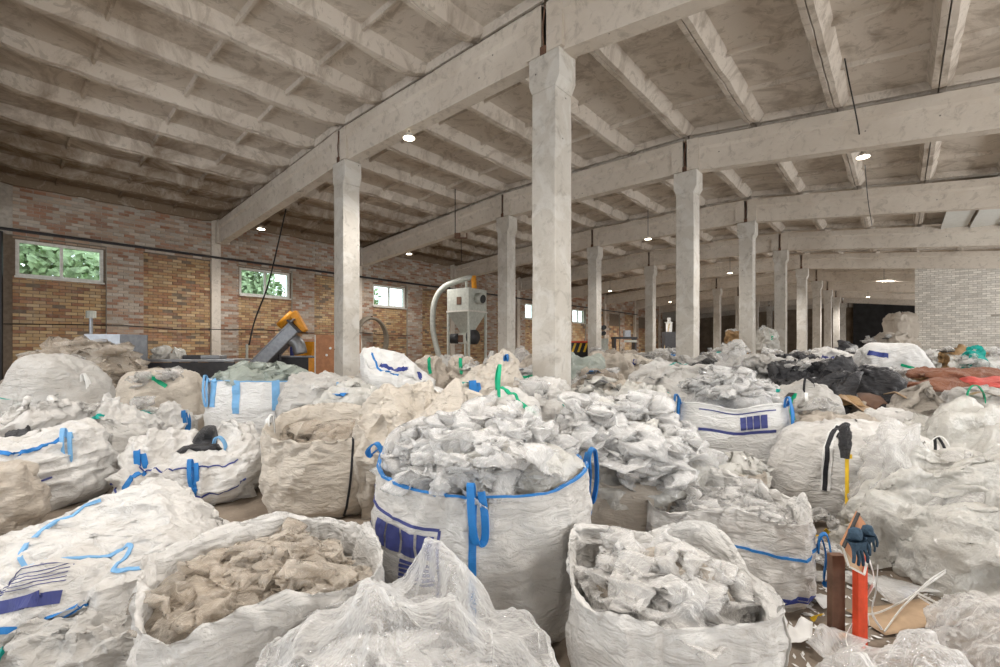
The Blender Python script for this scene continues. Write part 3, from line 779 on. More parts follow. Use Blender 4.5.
# conduits along the brick wall
def wall_line(name, pts, r, mat, label, cat):
    o = MB().tube(pts, r, 6).build(name, mat); return tag(o, label, cat)
wall_line('conduit_pipe', [(WALL_L + .12, T(-9), 4.98), (WALL_L + .12, T(0), 4.97), (WALL_L + .12, T(12), 5.0), (WALL_L + .12, T(36), 4.95)], .045, DSTEEL, 'dark conduit pipe running along the brick wall above the windows', 'pipe')
wall_line('wall_cable', [(WALL_L + .05, T(-9), 2.25)] + [(WALL_L + .05, T(-9 + i * 1.5), 2.28 + .05 * math.sin(i * 2.1)) for i in range(1, 13)], .016, BLACKP, 'thin black cable strung along the brick wall below the windows', 'cable')
wall_line('down_pipe', [(WALL_L + .1, T(-5.62), 4.9), (WALL_L + .1, T(-5.62), 0.02)], .05, BLACKP, 'dark vertical pipe on the wall left of the widest window', 'pipe')
# ---- outside
structure(MB().box(-70, WALL_L - .45, -40, 120, -.3, -.1).build('ground_outside', GRASSM))
def tree(x, y, h, r, seed, label):
    rng = np.random.default_rng(seed); t = empty('tree', (x, y, -.1))
    MB().tube([(0, 0, 0), (.1, .1, h * .35), (.0, .2, h * .8)], [.2, .16, .06], 8).build('trunk', BARK, t)
    n = 4200; d = rng.normal(size=(n, 3)); d /= nrm(d)[:, None]; rad = r * rng.uniform(.35, 1.0, n) ** .6
    c = d * rad[:, None] * (1 + .35 * vnoise(d * 2.2, seed))[:, None] * np.array([1, 1.25, 1.1]) + np.array([0, 0, h * .62])
    a = rng.normal(size=(n, 3)); a /= nrm(a)[:, None]; b = np.cross(a, d); b /= nrm(b)[:, None]
    s = rng.uniform(.14, .32, n)[:, None]
    V = np.stack([c - a * s, c + b * s * .5, c + a * s, c - b * s * .5], 1)
    o = link('crown', np_mesh('crown', V.reshape(-1, 3), np.arange(n * 4).reshape(-1, 4), LEAF, False), t); o['kind'] = 'stuff'
    tag(t, label, 'tree')
tree(-27.5, 1.0, 7.2, 2.6, 1, 'leafy green tree outside the widest window of the brick wall')
tree(-27.5, 8.6, 6.8, 2.3, 2, 'leafy green tree outside the window behind the screw conveyor')
tree(-28.5, 15.6, 7.0, 2.0, 3, 'leafy tree outside the window beside the hose loop')
tree(-29.0, 27.5, 8.2, 3.0, 4, 'tree outside the small window between the two tall pillars')

# ================================================================== LAMPS (the unseen ones over and behind the camera are added for top light)
def lamp(px, py, Z, label, power=40):
    x, y = at(px, Z); z = zat(py, Z); top = beam_z(x) + BEAM_D + .2
    r = empty('ceiling_lamp', (x, y, z))
    prof = [(.02, .10), (.06, .09), (.08, .05), (.12, .02), (.125, 0.0), (.11, .0)]
    V, Q = [], []; n = 20
    for (rr, zz) in prof: V += [(rr * math.cos(2 * PI * i / n), rr * math.sin(2 * PI * i / n), zz) for i in range(n)]
    for k in range(len(prof) - 1):
        for i in range(n): Q.append((k * n + i, (k + 1) * n + i, (k + 1) * n + (i + 1) % n, k * n + (i + 1) % n))
    hs = link('housing', np_mesh('housing', V, Q, FRAMEW, True), r)
    MB().tube([(0, 0, -.012), (0, 0, .01)], .115, 20).build('diffuser', LAMPM, hs)
    MB().tube([(0, 0, .12), (0, 0, max(.35, top - z))], .010, 6).build('suspension', DSTEEL, r)
    l = bpy.data.lights.new('lamp_light', 'SPOT'); l.energy = power * 14.5; l.color = (1.0, .955, .90); l.spot_size = 2.75; l.spot_blend = .6; l.shadow_soft_size = .30
    lo = bpy.data.objects.new('lamp_light', l); COL.objects.link(lo); lo.parent = r; lo.location = (0, 0, -.03)
    tag(r, label, 'lamp', 'round ceiling lamps')
def unseen_lamp_at(x, y, z, label, power=40): Zc = -x * SN + y * CS; lamp(500 + F * (x * CS + y * SN) / Zc, 350 - (z - EYE) * F / Zc, Zc, label, power)
unseen_lamp_at(-1.2, 2.2, 5.5, 'unseen lamp added above the nearest open bags, over the camera', 40)
unseen_lamp_at(-4.6, -1.2, 5.6, 'unseen lamp added over the collapsed bags, behind the camera', 40)
unseen_lamp_at(2.2, 5.6, 5.1, 'unseen lamp added over the milky film bundle, above the frame', 26)
unseen_lamp_at(-9.4, -3.2, 5.7, 'unseen lamp added towards the brick wall, behind the camera', 50)
lamp(409, 138, 9.3, 'lit round ceiling lamp under the beam left of the largest pillar')
lamp(863, 157, 9.6, 'lit round ceiling lamp hanging on the wire above the dark sheets')
lamp(261, 229, 15.0, 'lit round ceiling lamp by the beam end over the screw conveyor')
lamp(409, 254, 20.0, 'small lit ceiling lamp beside the dust collector pipe')
lamp(648, 239, 17.0, 'lit ceiling lamp right of the largest pillar above a slimmer one')
lamp(610, 291, 31.0, 'small lit ceiling lamp above the dark table at the far wall', 90)
lamp(670, 302, 38.0, 'small lit ceiling lamp over the pale hopper machine', 90)
lamp(730, 273, 25.0, 'small lit ceiling lamp between the second and third large pillars', 90)
lamp(884, 281, 27.0, 'small lit ceiling lamp before the dark doorway beam', 90)
lamp(868, 297, 36.0, 'lowest small lit lamp in front of the dark doorway', 90)

# ================================================================== BAGS
RES = {'fine': (60, 30, 3), 'near': (72, 36, 2), 'mid': (48, 24, 2), 'far': (30, 16, 2)}
def lod(Z): return 'fine' if Z < 3.3 else ('near' if Z < 4.6 else ('mid' if Z < 8.5 else 'far'))
PLACED = [(X_, FR0 + 6 * k_, .36) for X_ in (ROW_A, ROW_B) for k_ in range(1, 10)]     # what already stands there: the pillars, then every bag
TOPS = []
def find_room(px, Z, w, d, h, fixed):
    """slide a far bag along its line of sight until it stands clear of its neighbours"""
    best = None
    for dz in ((0,) if fixed or Z < 5.4 else (0, .25, -.25, .5, -.5, .8, -.8, 1.1, -1.1, 1.5, -1.5, 2.0, 2.6, 3.2)):
        q = (Z + dz) / Z; x, y = at(px, Z + dz); r = .25 * (w * q + d)
        if x - r < WALL_L + .25 or (abs(y - YB) < r + .15 and x > .3 - r): pen = 5.0
        else: pen = sum(max(0, .96 * (r + r2) - math.hypot(x - x2, y - y2)) for x2, y2, r2 in PLACED)
        pen += .12 * abs(dz)
        if best is None or pen < best[0] - 1e-6: best = (pen, dz, q, x, y, r)
    _, dz, q, x, y, r = best
    PLACED.append((x, y, r)); TOPS.append((x, y, max(.15, EYE - (EYE - h) * q), r, Z + dz))
    return Z + dz, w * min(q, 1.25), max(.15, EYE - (EYE - h) * q)
def bulk_bag(label, px, Z, w, d, h, mat, seed, style='open', rot=0.0, z=0.0, name='bulk_bag', cat='bag', group='woven plastic bulk bags', g=None, amp=None, res=None, smooth=True, freq=None, bend=(0.03, 0.01), anchor=(0.02, 0.05), stretch=(1, 1, 1), fixed=False, **kw):
    if z == 0.0:
        h0 = h; Z, w, h = find_room(px, Z, w, d, h, fixed or style == 'open')
        if isinstance(kw.get('tents'), list): kw['tents'] = [((a[0], a[1], a[2] * h / h0), (b[0], b[1], b[2] * h / h0), q) for a, b, q in kw['tents']]
    x, y = at(px, Z); lo = lod(Z) if (res is None or lod(Z) == 'fine') else res; nu, nv, lv = RES[lo]
    if style == 'open':
        T = bag_open(nu, nv, w, d, h, seed=seed, **kw); R = None
        g = g or ((1.05, 1.06), (1.03, 1.03)); amp = (amp or 0.022) * 1.15
    else:
        T = bag_closed(nu, nv, w, d, h, seed=seed, **kw); R = None
        g = g or ((1.12, 1.13), (1.035, 1.035)); amp = (amp or 0.04) * 1.55
    P = wrinkle(T, True, g, anchor, amp, (freq or 4.0) * 1.7, seed, (32, 22, 10), bend, R, stretch, levels=lv)
    o = link(name, grid_mesh(name, P, True, mat, smooth), None, (x, y, z), TH + rot - (math.atan((px - 500) / F) if px > 560 and name == 'bulk_bag' else 0))
    tag(o, label, cat, group)
    sk = Skin(P); sk.vt = (int(nv * .78) - 1) / (nv - 1); sk.o = o
    return o, sk
def rimcord(sk, mat, u0=0.0, u1=1.0, w=0.012, dv=-0.006):
    strip_on(sk, [(u0 + (u1 - u0) * i / 12, sk.vt + dv) for i in range(13)], w, mat, 'rim_cord', sk.o, 0.009, 200)
def heap_in(o, label, mat, rx, ry, z0, h, lumps, size, seed, res=28, **kw):
    return film_heap('film_heap', mat, tuple(o.location), rx, ry, z0 + o.location.z * 0, h, lumps, size, seed, label, res, o.rotation_euler.z, **kw)

# ---- 1 the large bag in the middle
o, sk = bulk_bag('largest white bulk bag with navy printed boxes and blue lifting loops', 484, 2.68, 1.16, 1.08, .83, WHITE, 11, rot=0, n=2.35, bulge=.075, depth=.12, flare=.03,
                 rim=lambda a: 1 + .05 * math.cos(2 * a) - .02 * math.sin(a))
rimcord(sk, BLUE)
hang_loop(sk, .742, sk.vt, BLUE, o, .19, .036, .12)
hang_loop(sk, .50, sk.vt, BLUE, o, .10, .05, .3, style='ear', side=-1)
hang_loop(sk, .985, sk.vt, BLUE, o, .24, .045, .2)
vt = sk.vt
strip_on(sk, [(.505, vt * .80), (.58, vt * .80), (.70, vt * .79)], .014, PRINT, 'print_border', o, .004)
strip_on(sk, [(.70, vt * .79), (.70, vt * .25)], .014, PRINT, 'print_border', o, .004)
strip_on(sk, [(.510, vt * .80), (.510, vt * .3)], .014, PRINT, 'print_border', o, .004)
for i in range(4): patch_on(sk, .600 + i * .0245, .6215 + i * .0245, vt * .615, vt * .755, PRINT, 'printed_box', o)
patch_on(sk, .515, .605, vt * .45, vt * .60, PRINT, 'printed_band', o)
for i in range(5): patch_on(sk, .65, .695, vt * (.47 + i * .025), vt * (.488 + i * .025), PRINT, 'printed_line', o, nv=3)
heap_in(o, 'bright crumpled film heaped high in the largest bulk bag', BRIGHTFILM, .52, .49, .72, .32, 34, .17, 3, 30, base_mat=MILKY)
# cardboard scrap in that heap
x, y = at(531, 2.86); cb = MB().box(-.045, .045, -.004, .004, 0, .09).build('cardboard_scrap', CARDB, None, (x, y, 1.0), TH + .3); cb.rotation_euler.x = -.4
tag(cb, 'small brown cardboard scrap stuck in the film of the largest bag', 'cardboard')

# ---- 2 open bag, bottom left
o, sk = bulk_bag('open white bag of brownish film beside the navy-printed collapsed bag', 268, 1.95, .86, .76, .60, WHITE, 21, rot=.62, n=3.6, bulge=.04, depth=.20, flare=.02, g=((1.08, 1.06), (1.07, 1.06)), amp=.022,
                 rim=lambda a: 1 + .05 * math.cos(4 * a + .4) + .05 * math.sin(a))
heap_in(o, 'brownish crumpled film inside the open bag beside the transparent sheet', DUSTY, .37, .37, .40, .14, 26, .13, 8, 30, n=3)
# ---- 3 transparent film in front
o, sk = bulk_bag('transparent film sack bulging in front of the largest bulk bag', 397, 1.44, 1.02, .72, .66, SHEETFILM, 33, 'closed', name='film_sack', cat='plastic film', group='clear film bundles', n=2.3, e=.62, lump=.05,
                 tents=[((-.36, .05, .60), (-.15, .2, .62), .8), ((-.05, .05, .74), (.28, .05, .62), .6), ((.06, .30, .78), (.14, .26, .72), 1.5)], g=((1.08, 1.10), (1.04, 1.04), (1.02, 1.02)), amp=.040, freq=2.0, bend=(.03, .01), stretch=(1.2, 1, .6), smooth=True)
film_heap('film_heap', CLEAR, (*at(392, 1.45), 0), .30, .22, .02, .40, 7, .17, 12, 'crumpled film filling the transparent sack before the largest bag', 26)
# ---- 4 collapsed bag lying at the left
o, sk = bulk_bag('collapsed white bag with navy stripes lying slack at lower left', 95, 2.62, 1.55, 1.0, .44, WHITE, 41, 'closed', tents=[((.10, .36, .64), (.40, .0, .50), .55), ((.10, .36, .64), (-.5, .1, .46), .55)], rot=.15, n=2.2, e=.75, lump=.10, g=((1.10, 1.14), (1.05, 1.06)), amp=.035, freq=2.6, stretch=(.6, 1.5, 1),
                 lean=(0, 0))
strip_on(sk, [(.66, .10), (.68, .30), (.70, .42), (.78, .5)], .06, PRINT, 'print_stripe', o)
strip_on(sk, [(.60, .45), (.64, .42), (.70, .44), (.76, .52)], .035, PRINT, 'print_stripe', o)
strip_on(sk, [(.30, .72), (.86, .84), (.84, .60), (.87, .46), (.90, .42)], .022, LBLUE, 'seam_piping', o)
strip_on(sk, [(.90, .42), (.93, .48), (.96, .50)], .022, BLUE, 'seam_piping', o)
strip_on(sk, [(.68, .20), (.74, .28), (.80, .32)], .03, BLUE, 'webbing', o)
hang_loop(sk, .93, .5, BLUE, o, .16, .035, style='ear')
hang_loop(sk, .80, .32, BLUE, o, .12, .02, style='ear')
for i in range(7): strip_on(sk, [(.62 + .010 * i, .50 + i * .035), (.70 + .012 * i, .54 + i * .03), (.78, .60 + i * .025)], .003, PRINT, 'print_stripe', o, .003)
o, sk = bulk_bag('folded grey white bag squashed under the navy-striped collapsed bag', 85, 2.22, .9, .4, .20, GREYF, 44, 'closed', n=2.5, e=.6)
strip_on(sk, [(.66, .05), (.67, .4)], .02, TEAL, 'webbing', o)
# ---- 5 open bag, bottom right of centre
o, sk = bulk_bag('open beige white bag full of clear film nearest below the film heap', 660, 1.86, .70, .74, .60, WHITE, 51, rot=.24, n=4.2, bulge=.03, depth=.22, flare=.04, g=((1.07, 1.06), (1.06, 1.06)), amp=.02,
                 rim=lambda a: 1 + .04 * math.cos(4 * a + 3.1) + .03 * math.sin(a))
strip_on(sk, [(.895, sk.vt), (.895, .05)], .006, GREYF, 'seam', o)
heap_in(o, 'clear film crumpled up over the rim of the nearest open bag', CLEAR, .27, .28, .38, .24, 24, .13, 15, 30, n=3, base_mat=DUSTY)
# ---- 6 open bag behind it
o, sk = bulk_bag('open white bag with one blue band standing before the strapped full bag', 722, 2.98, .90, .84, .55, WHITE, 61, rot=.06, n=3.8, bulge=.05, depth=.18, flare=.02, g=((1.07, 1.08), (1.06, 1.06)), amp=.022,
                 rim=lambda a: 1 + .06 * math.cos(4 * a + .3))
strip_on(sk, [(.70, .50), (.84, .50), (1.0, .50), (1.1, .49)], .014, BLUE, 'seam_piping', o)
strip_on(sk, [(.70, .16), (.84, .16), (1.0, .16), (1.1, .16)], .018, NAVY, 'seam_piping', o)
strip_on(sk, [(.72, .13), (.84, .13), (1.0, .13)], .007, NAVY, 'seam_piping', o)
hang_loop(sk, .92, .52, BLUE, o, .22, .04)
heap_in(o, 'clear film lying loose in the bag with one blue band', CLEAR, .36, .33, .36, .14, 16, .14, 17, 26, n=3)
# ---- 7 film heap right behind the large bag
o, sk = bulk_bag('overfull beige bag hidden under a tall white film heap', 616, 3.45, 1.0, .95, .62, BEIGE, 71, n=2.5, bulge=.06, depth=.1, flare=.04)
heap_in(o, 'tall heap of bright film right behind the largest bag', BRIGHTFILM, .56, .52, .48, .56, 36, .19, 21, 28, inner=False, base_mat=MILKY)
o, sk = bulk_bag('low beige bag of film between the tall film heap and the printed square bag', 703, 4.15, .95, .80, .46, BEIGE, 81, rot=.2, n=3, bulge=.05, depth=.14)
heap_in(o, 'dull film heap in the low bag before the printed square bag', MILKY, .44, .38, .34, .17, 20, .16, 23, 22, inner=False)
o, sk = bulk_bag('slack film-wrapped bag just above the bag with one blue band', 690, 3.62, .8, .6, .58, MILKY, 84, 'closed', n=2.4, e=.8, g=((1.18, 1.2), (1.1, 1.1)), amp=.05, name='film_sack', cat='plastic film', group='clear film bundles')

# ---- 9 printed square bag
o, sk = bulk_bag('clean white square bag with navy print and blue loop, topped by film', 727, 5.25, 1.10, 1.02, .90, BRIGHT, 91, rot=.14, n=4.2, bulge=.045, depth=.12, flare=.01, g=((1.03, 1.04), (1.03, 1.03)), amp=.01)
rimcord(sk, WHITEW)
vt = sk.vt
strip_on(sk, [(.66, vt * .93), (.85, vt * .93)], .012, PRINT, 'print_border', o, .004); strip_on(sk, [(.66, vt * .70), (.85, vt * .70)], .03, PRINT, 'print_border', o, .004)
for i in range(4): patch_on(sk, .765 + i * .0165, .7795 + i * .0165, vt * .74, vt * .89, PRINT, 'printed_box', o)
hang_loop(sk, .875, vt, BLUE, o, .30, .04); hang_loop(sk, .60, vt, BLUE, o, .34, .05, .2)
heap_in(o, 'white film heaped above the rim of the clean square bag', BRIGHTFILM, .45, .42, .80, .40, 26, .17, 31, 22, base_mat=BRIGHTFILM)
# ---- 10 strapped full bag
o, sk = bulk_bag('full greyish white bag with black and white straps and a yellow rod before it', 856, 4.15, 1.28, 1.05, .78, WHITE, 101, 'closed', n=3.0, e=.42, lump=.06, g=((1.06, 1.08), (1.05, 1.05)), amp=.02)
strip_on(sk, [(.700, .86), (.700, .55), (.700, .08)], .07, WHITEW, 'strap', o, .010); strip_on(sk, [(.699, .84), (.699, .5), (.699, .08)], .034, BLACKW, 'strap', o, .016)
strip_on(sk, [(.714, .86), (.714, .60)], .014, BLACKW, 'strap', o, .016)
hang_loop(sk, .89, .50, WHITEW, o, .16, .03, style='arch'); hang_loop(sk, .895, .48, BLACKW, o, .15, .018, style='arch')
x, y = at(847, 3.42); rr = empty('yellow_rod', (x, y, 0))
MB().tube([(0, 0, .02), (.0, 0, .72)], .013, 10).build('rod', YELLOW, rr); MB().box(-.03, .03, -.012, .012, .68, .71).build('cross_bar', YELLOW, rr)
Pg = wrinkle(bag_closed(14, 10, .06, .05, .25, n=2, e=.5, lump=.02), True, ((1.1, 1.1), (1.1, 1.1)), amp=.02, freq=24, seed=4, floor=None) + np.array([-.01, 0, .70])
link('black_glove', grid_mesh('black_glove', Pg, True, BLACKF), rr)
tag(rr, 'yellow rod with a black glove pulled over its top', 'tool')
# ---- 11 film mounds at the right
def mound(label, px, Z, w, d, h, mat, seed, res=None, rot=0.0, stretch=(.5, 1.6, 1), n=2.2, e=.9, g=((1.15, 1.16), (1.05, 1.05), (1.02, 1.02)), amp=.10, freq=2.1, name='film_bundle', cat='plastic film', group='clear film bundles', **kw):
    return bulk_bag(label, px, Z, w, d, h, mat, seed, 'closed', rot, name=name, cat=cat, group=group, g=g, amp=amp, freq=freq, stretch=stretch, n=n, e=e, res=res, bend=(.05, .0), **kw)
mound('large slanting bundle of milky film sliding down behind the red post', 985, 3.05, 1.75, 1.05, .72, MILKY, 111, 'near', rot=-.35, peaks=((-.55, .1, .20, .25), (.2, .3, .12, .3)), lump=.16)
link_sheet = mound('clear film sheet draped over the milky bundle beside the strapped bag', 925, 3.35, .85, .7, .74, CLEAR, 113, 'near', rot=.5, peaks=((-.2, .1, .12, .15),), lump=.14)
mound('upper bundle of beige film at the edge under the green-strapped bag', 992, 4.15, 1.55, 1.0, .88, MILKY, 115, 'mid', rot=.15, lump=.12, e=.6)
mound('low transparent film scraps on the floor below the red post', 905, 1.72, .80, .5, .24, SHEETFILM, 117, 'near', rot=.3, peaks=((-.22, 0, .16, .10), (.15, .05, .08, .12)), lump=.1, e=.9, amp=.07)
mound('small clear film wad at the corner beyond the floor scraps', 1010, 2.15, .6, .5, .26, CLEAR, 119, 'mid', lump=.1)
mound('green film wad on the white rubbish under the brick cross wall', 975, 9.6, .34, .3, 1.50, TEAL, 487, 'mid', cat='plastic film', group='rubbish heaps')
mound('orange scrap wad on the mixed rubbish under the brick cross wall', 945, 10.0, .4, .35, 1.55, OCHRE, 489, 'mid', cat='rubbish', group='rubbish heaps')
# ---- left side
o, sk = bulk_bag('upright white bag with light blue loops and greenish film on top', 264, 6.95, 1.36, 1.2, 1.08, BRIGHT, 161, n=3.0, bulge=.05, depth=.14, flare=.02, g=((1.03, 1.03), (1.03, 1.03)), amp=.012, res='mid')
rimcord(sk, LBLUE)
for u_, l_ in ((.66, .48), (.735, .42), (.85, .45)): strip_on(sk, [(u_, sk.vt + .01), (u_, l_)], .10, LBLUE, 'webbing', o)
for u_, l_ in ((.63, .34), (.90, .46)): hang_loop(sk, u_, sk.vt, LBLUE, o, l_, .06)
heap_in(o, 'greenish film heaped in the upright bag with light blue loops', GREENFILM, .60, .53, .98, .22, 22, .20, 35, 20)
o, sk = bulk_bag('open beige bag with a black seam and gaping dark mouth', 329, 4.42, 1.10, 1.02, .80, CREAM, 171, rot=.1, n=2.6, bulge=.06, depth=.34, flare=-.02, rim=lambda a: 1 + .10 * math.sin(a) - .04 * math.cos(a), g=((1.07, 1.07), (1.06, 1.06)), amp=.024, res='near')
strip_on(sk, [(.845, sk.vt), (.835, .4), (.825, .03)], .02, BLACKW, 'seam', o, .006, 60)
hang_loop(sk, .53, sk.vt, BLACKW, o, .26, .022, style='hang'); hang_loop(sk, .535, sk.vt, WHITEW, o, .27, .03, style='hang')
heap_in(o, 'dusty grey film sunk in the beige bag with the black seam', DUSTY, .42, .40, .50, .16, 14, .2, 37, 20)
o, sk = bulk_bag('cream bag with gathered twisted top leaning beside the black-seamed bag', 404, 4.25, .84, .80, .98, CREAM, 181, 'closed', tents=[((-.22, 0, 1.14), (.22, .1, 1.22), 1.2), ((-.12, 0, 1.16), (-.26, -.3, .6), 1.0)], n=2.3, e=.62, lean=(.08, .0), g=((1.22, 1.14), (1.08, 1.07)), amp=.075, freq=2.6, stretch=(1.2, 1.2, .5), res='near', lump=.10)
o, sk = bulk_bag('cream bag with a peaked top rising behind the film of the largest bag', 463, 3.95, 1.0, .80, 1.0, CREAM, 191, 'closed', n=2.3, e=.8, tents=[((-.05, .05, 1.26), (.22, -.1, 1.05), 1.1), ((-.05, .05, 1.26), (-.32, -.1, .86), 1.1)], g=((1.14, 1.10), (1.08, 1.06)), amp=.04, freq=2.6, stretch=(1.2, 1.2, .5), res='near')
strip_on(sk, [(.86, .62), (.90, .50), (.93, .42)], .05, GREEN, 'webbing', o)
o, sk = bulk_bag('collapsed white bag with blue straps and black scrap in its mouth', 200, 4.72, 1.30, .98, .56, WHITE, 201, 'closed', tents=[((-.5, .15, .66), (-.05, .3, .58), .6), ((.2, .3, .82), (.42, .0, .62), .8)], n=3.0, e=.55, rot=.1, g=((1.14, 1.2), (1.08, 1.08)), amp=.05, freq=3, res='near')
for u_ in (.66, .80): strip_on(sk, [(u_, .04), (u_ + .005, .32), (u_, .5)], .045, BLUE, 'webbing', o)
strip_on(sk, [(.60, .08), (.70, .06), (.80, .07), (.90, .12)], .016, NAVY, 'seam_piping', o)
strip_on(sk, [(.56, .55), (.66, .50), (.78, .46), (.90, .52)], .012, NAVY, 'seam_piping', o)
hang_loop(sk, .60, .5, BLUE, o, .22, .05, style='hang'); hang_loop(sk, .80, .5, BLUE, o, .2, .04); hang_loop(sk, .90, .8, LBLUE, o, .16, .05, style='arch')
mound('black plastic scrap in the mouth of the collapsed blue-strapped bag', 206, 4.75, .5, .25, .64, BLACKF, 205, 'far', cat='plastic scrap', name='black_scrap', group='dark sheets', n=2)
o, sk = bulk_bag('small grey bag with one blue strap behind the collapsed bag', 112, 5.25, .80, .7, .58, GREYF, 211, 'closed', n=3.2, e=.45, res='mid')
strip_on(sk, [(.78, .05), (.78, .6)], .045, BLUE, 'webbing', o); strip_on(sk, [(.60, .35), (.67, .35), (.67, .75)], .02, NAVY, 'print_border', o)
o, sk = bulk_bag('squat white bag with blue corner piping near the pale round sack', 40, 4.5, 1.12, .95, .66, WHITE, 221, 'closed', n=3.2, e=.45, rot=-.2, g=((1.10, 1.16), (1.06, 1.06)), amp=.03, res='near', peaks=((.35, .2, .12, .2),))
strip_on(sk, [(.80, .02), (.80, .40)], .045, BLUE, 'webbing', o); strip_on(sk, [(.74, .55), (.86, .52), (.95, .66)], .035, BLUE, 'seam_piping', o)
strip_on(sk, [(.84, .40), (.84, .14), (.92, .16)], .016, PRINT, 'print_border', o); hang_loop(sk, .97, .66, LBLUE, o, .24, .04)
mound('black and green scrap poking from the squat blue-piped bag', 28, 4.7, .5, .3, .70, BLACKF, 223, 'far', cat='plastic scrap', name='black_scrap', group='dark sheets', n=2)
o, sk = bulk_bag('rounded beige sack standing at the picture edge before the squat bag', -4, 3.62, .55, .55, .60, BEIGE, 231, 'closed', n=2.2, e=.55, res='mid')
o, sk = bulk_bag('plump pale grey round sack in front of the tall dusty film pile', 62, 6.4, 1.25, 1.1, 1.40, GREYF, 241, 'closed', n=2.2, e=.55, g=((1.05, 1.06), (1.04, 1.04)), amp=.02, res='mid')
hang_loop(sk, .93, .5, WHITEW, o, .2, .04)
o, sk = bulk_bag('slack white sheets heaped against the plump round sack', 24, 5.5, 1.3, .9, .98, WHITE, 251, 'closed', tents='auto', n=2.2, e=.75, g=((1.2, 1.25), (1.1, 1.1)), amp=.07, freq=2.4, stretch=(.6, 1, 1.4), res='near', cat='sheet', name='slack_sheets')
film_heap('film_heap', DUSTY, (*at(84, 8.4), 0), 1.10, .85, .0, 1.58, 46, .34, 41, 'tall pile of dusty brown film under the brick wall', 22, inner=False)
o, sk = bulk_bag('white bag with a teal printed label behind the collapsed bag', 118, 6.3, .95, .85, .86, WHITE, 271, 'closed', tents='auto', n=2.6, e=.6, g=((1.14, 1.16), (1.08, 1.08)), amp=.04, res='mid')
patch_on(sk, .70, .79, .38, .52, TEAL, 'printed_label', o)
o, sk = bulk_bag('crumpled white bag with a blue and white strap hanging off its corner', 160, 5.9, .85, .75, .72, WHITE, 275, 'closed', tents='auto', n=2.6, e=.6, peaks=((.2, 0, .22, .2),), g=((1.18, 1.2), (1.08, 1.08)), amp=.05, res='mid')
hang_loop(sk, .97, .62, BLUE, o, .22, .05); hang_loop(sk, .975, .62, WHITEW, o, .23, .025)
o, sk = bulk_bag('tilted beige bag with a green stripe beside the steel table', 168, 8.0, 1.42, 1.0, 1.14, CREAM, 281, 'closed', n=3.2, e=.45, rot=.3, lean=(-.1, 0), g=((1.05, 1.06), (1.04, 1.04)), amp=.02, res='mid')
strip_on(sk, [(.72, .75), (.80, .42)], .07, GREEN, 'webbing', o)
# ---- middle ground
o, sk = bulk_bag('grey film-covered bag beside the upright light blue looped bag', 322, 6.3, .95, .9, 1.16, GREYF, 301, 'closed', n=2.8, e=.42, g=((1.14, 1.12), (1.08, 1.06)), amp=.04, res='mid')
strip_on(sk, [(.88, .2), (.88, .62)], .03, LBLUE, 'webbing', o)
mound('crumpled grey film bundle behind the gaping beige bag', 356, 5.6, 1.0, .8, 1.0, MILKY, 305, 'mid', g=((1.25, 1.25), (1.15, 1.12)), amp=.08)
o, sk = bulk_bag('tall white bag with two broad navy straps across its top', 396, 7.0, 1.05, .9, 1.42, BRIGHT, 311, 'closed', tents=[((-.38, 0, 1.56), (.1, 0, 1.44), .9), ((.1, 0, 1.46), (.42, -.1, 1.1), .9)], n=2.8, e=.55, rot=.3, lean=(.12, 0), g=((1.08, 1.08), (1.05, 1.05)), amp=.03, res='mid', peaks=((-.3, 0, .12, .2),))
strip_on(sk, [(.62, .45), (.70, .66), (.78, .88)], .07, NAVY, 'webbing', o); strip_on(sk, [(.84, .55), (.88, .80)], .06, NAVY, 'webbing', o); strip_on(sk, [(.55, .42), (.65, .36), (.73, .22)], .03, BLUE, 'seam_piping', o)
for px_, sd, lb in ((431, 321, 'pale beige bag with a green strap, nearer the hose loop'), (462, 325, 'pale beige bag with a green strap, below the dust collector')):
    o, sk = bulk_bag(lb, px_, 8.4, .72, .7, 1.38, BEIGE, sd, 'closed', n=2.4, e=.5, res='mid'); strip_on(sk, [(.74, .85), (.76, .45)], .06, GREEN, 'webbing', o)
o, sk = bulk_bag('cream bag with open peaked mouth and two blue loops', 484, 6.4, 1.02, .9, 1.10, CREAM, 331, 'closed', tents=[((-.38, 0, 1.10), (.25, .05, 1.52), .8), ((.25, .05, 1.52), (.46, -.1, 1.38), 1.0)], n=2.8, e=.55, g=((1.12, 1.12), (1.06, 1.06)), amp=.04, res='mid')
hang_loop(sk, .70, .62, BLUE, o, .22, .10); hang_loop(sk, .94, .72, BLUE, o, .3, .10)
o, sk = bulk_bag('white bag with a long green strap and standing green loop', 511, 5.0, .82, .8, 1.08, WHITE, 341, 'closed', n=2.3, e=.55, lean=(-.06, 0), g=((1.08, 1.08), (1.05, 1.05)), amp=.025, res='mid')
strip_on(sk, [(.68, .90), (.82, .66), (.88, .40), (.89, .15)], .045, GREEN, 'webbing', o); hang_loop(sk, .66, .9, GREEN, o, .26, .035, style='arch')
o, sk = bulk_bag('plain white bag wedged close against the largest pillar', 541, 6.5, .9, .8, 1.06, WHITE, 345, 'closed', n=2.8, e=.42, res='mid')
o, sk = bulk_bag('small bag with a bright green band beside the second-row pillar', 523, 9.3, .7, .6, 1.15, WHITE, 349, 'closed', n=2.6, e=.5, res='mid'); strip_on(sk, [(.62, .55), (.75, .5), (.88, .56)], .07, GREEN, 'webbing', o)
o, sk = bulk_bag('open beige bag with blue tapes, its film topped by a black strip', 614, 5.75, 1.25, 1.1, .80, CREAM, 351, n=2.6, bulge=.07, depth=.12, flare=.03, res='mid', g=((1.07, 1.07), (1.05, 1.05)), amp=.02)
rimcord(sk, TEAL)
for u_ in (.66, .86): hang_loop(sk, u_, sk.vt, BLUE, o, .28, .055)
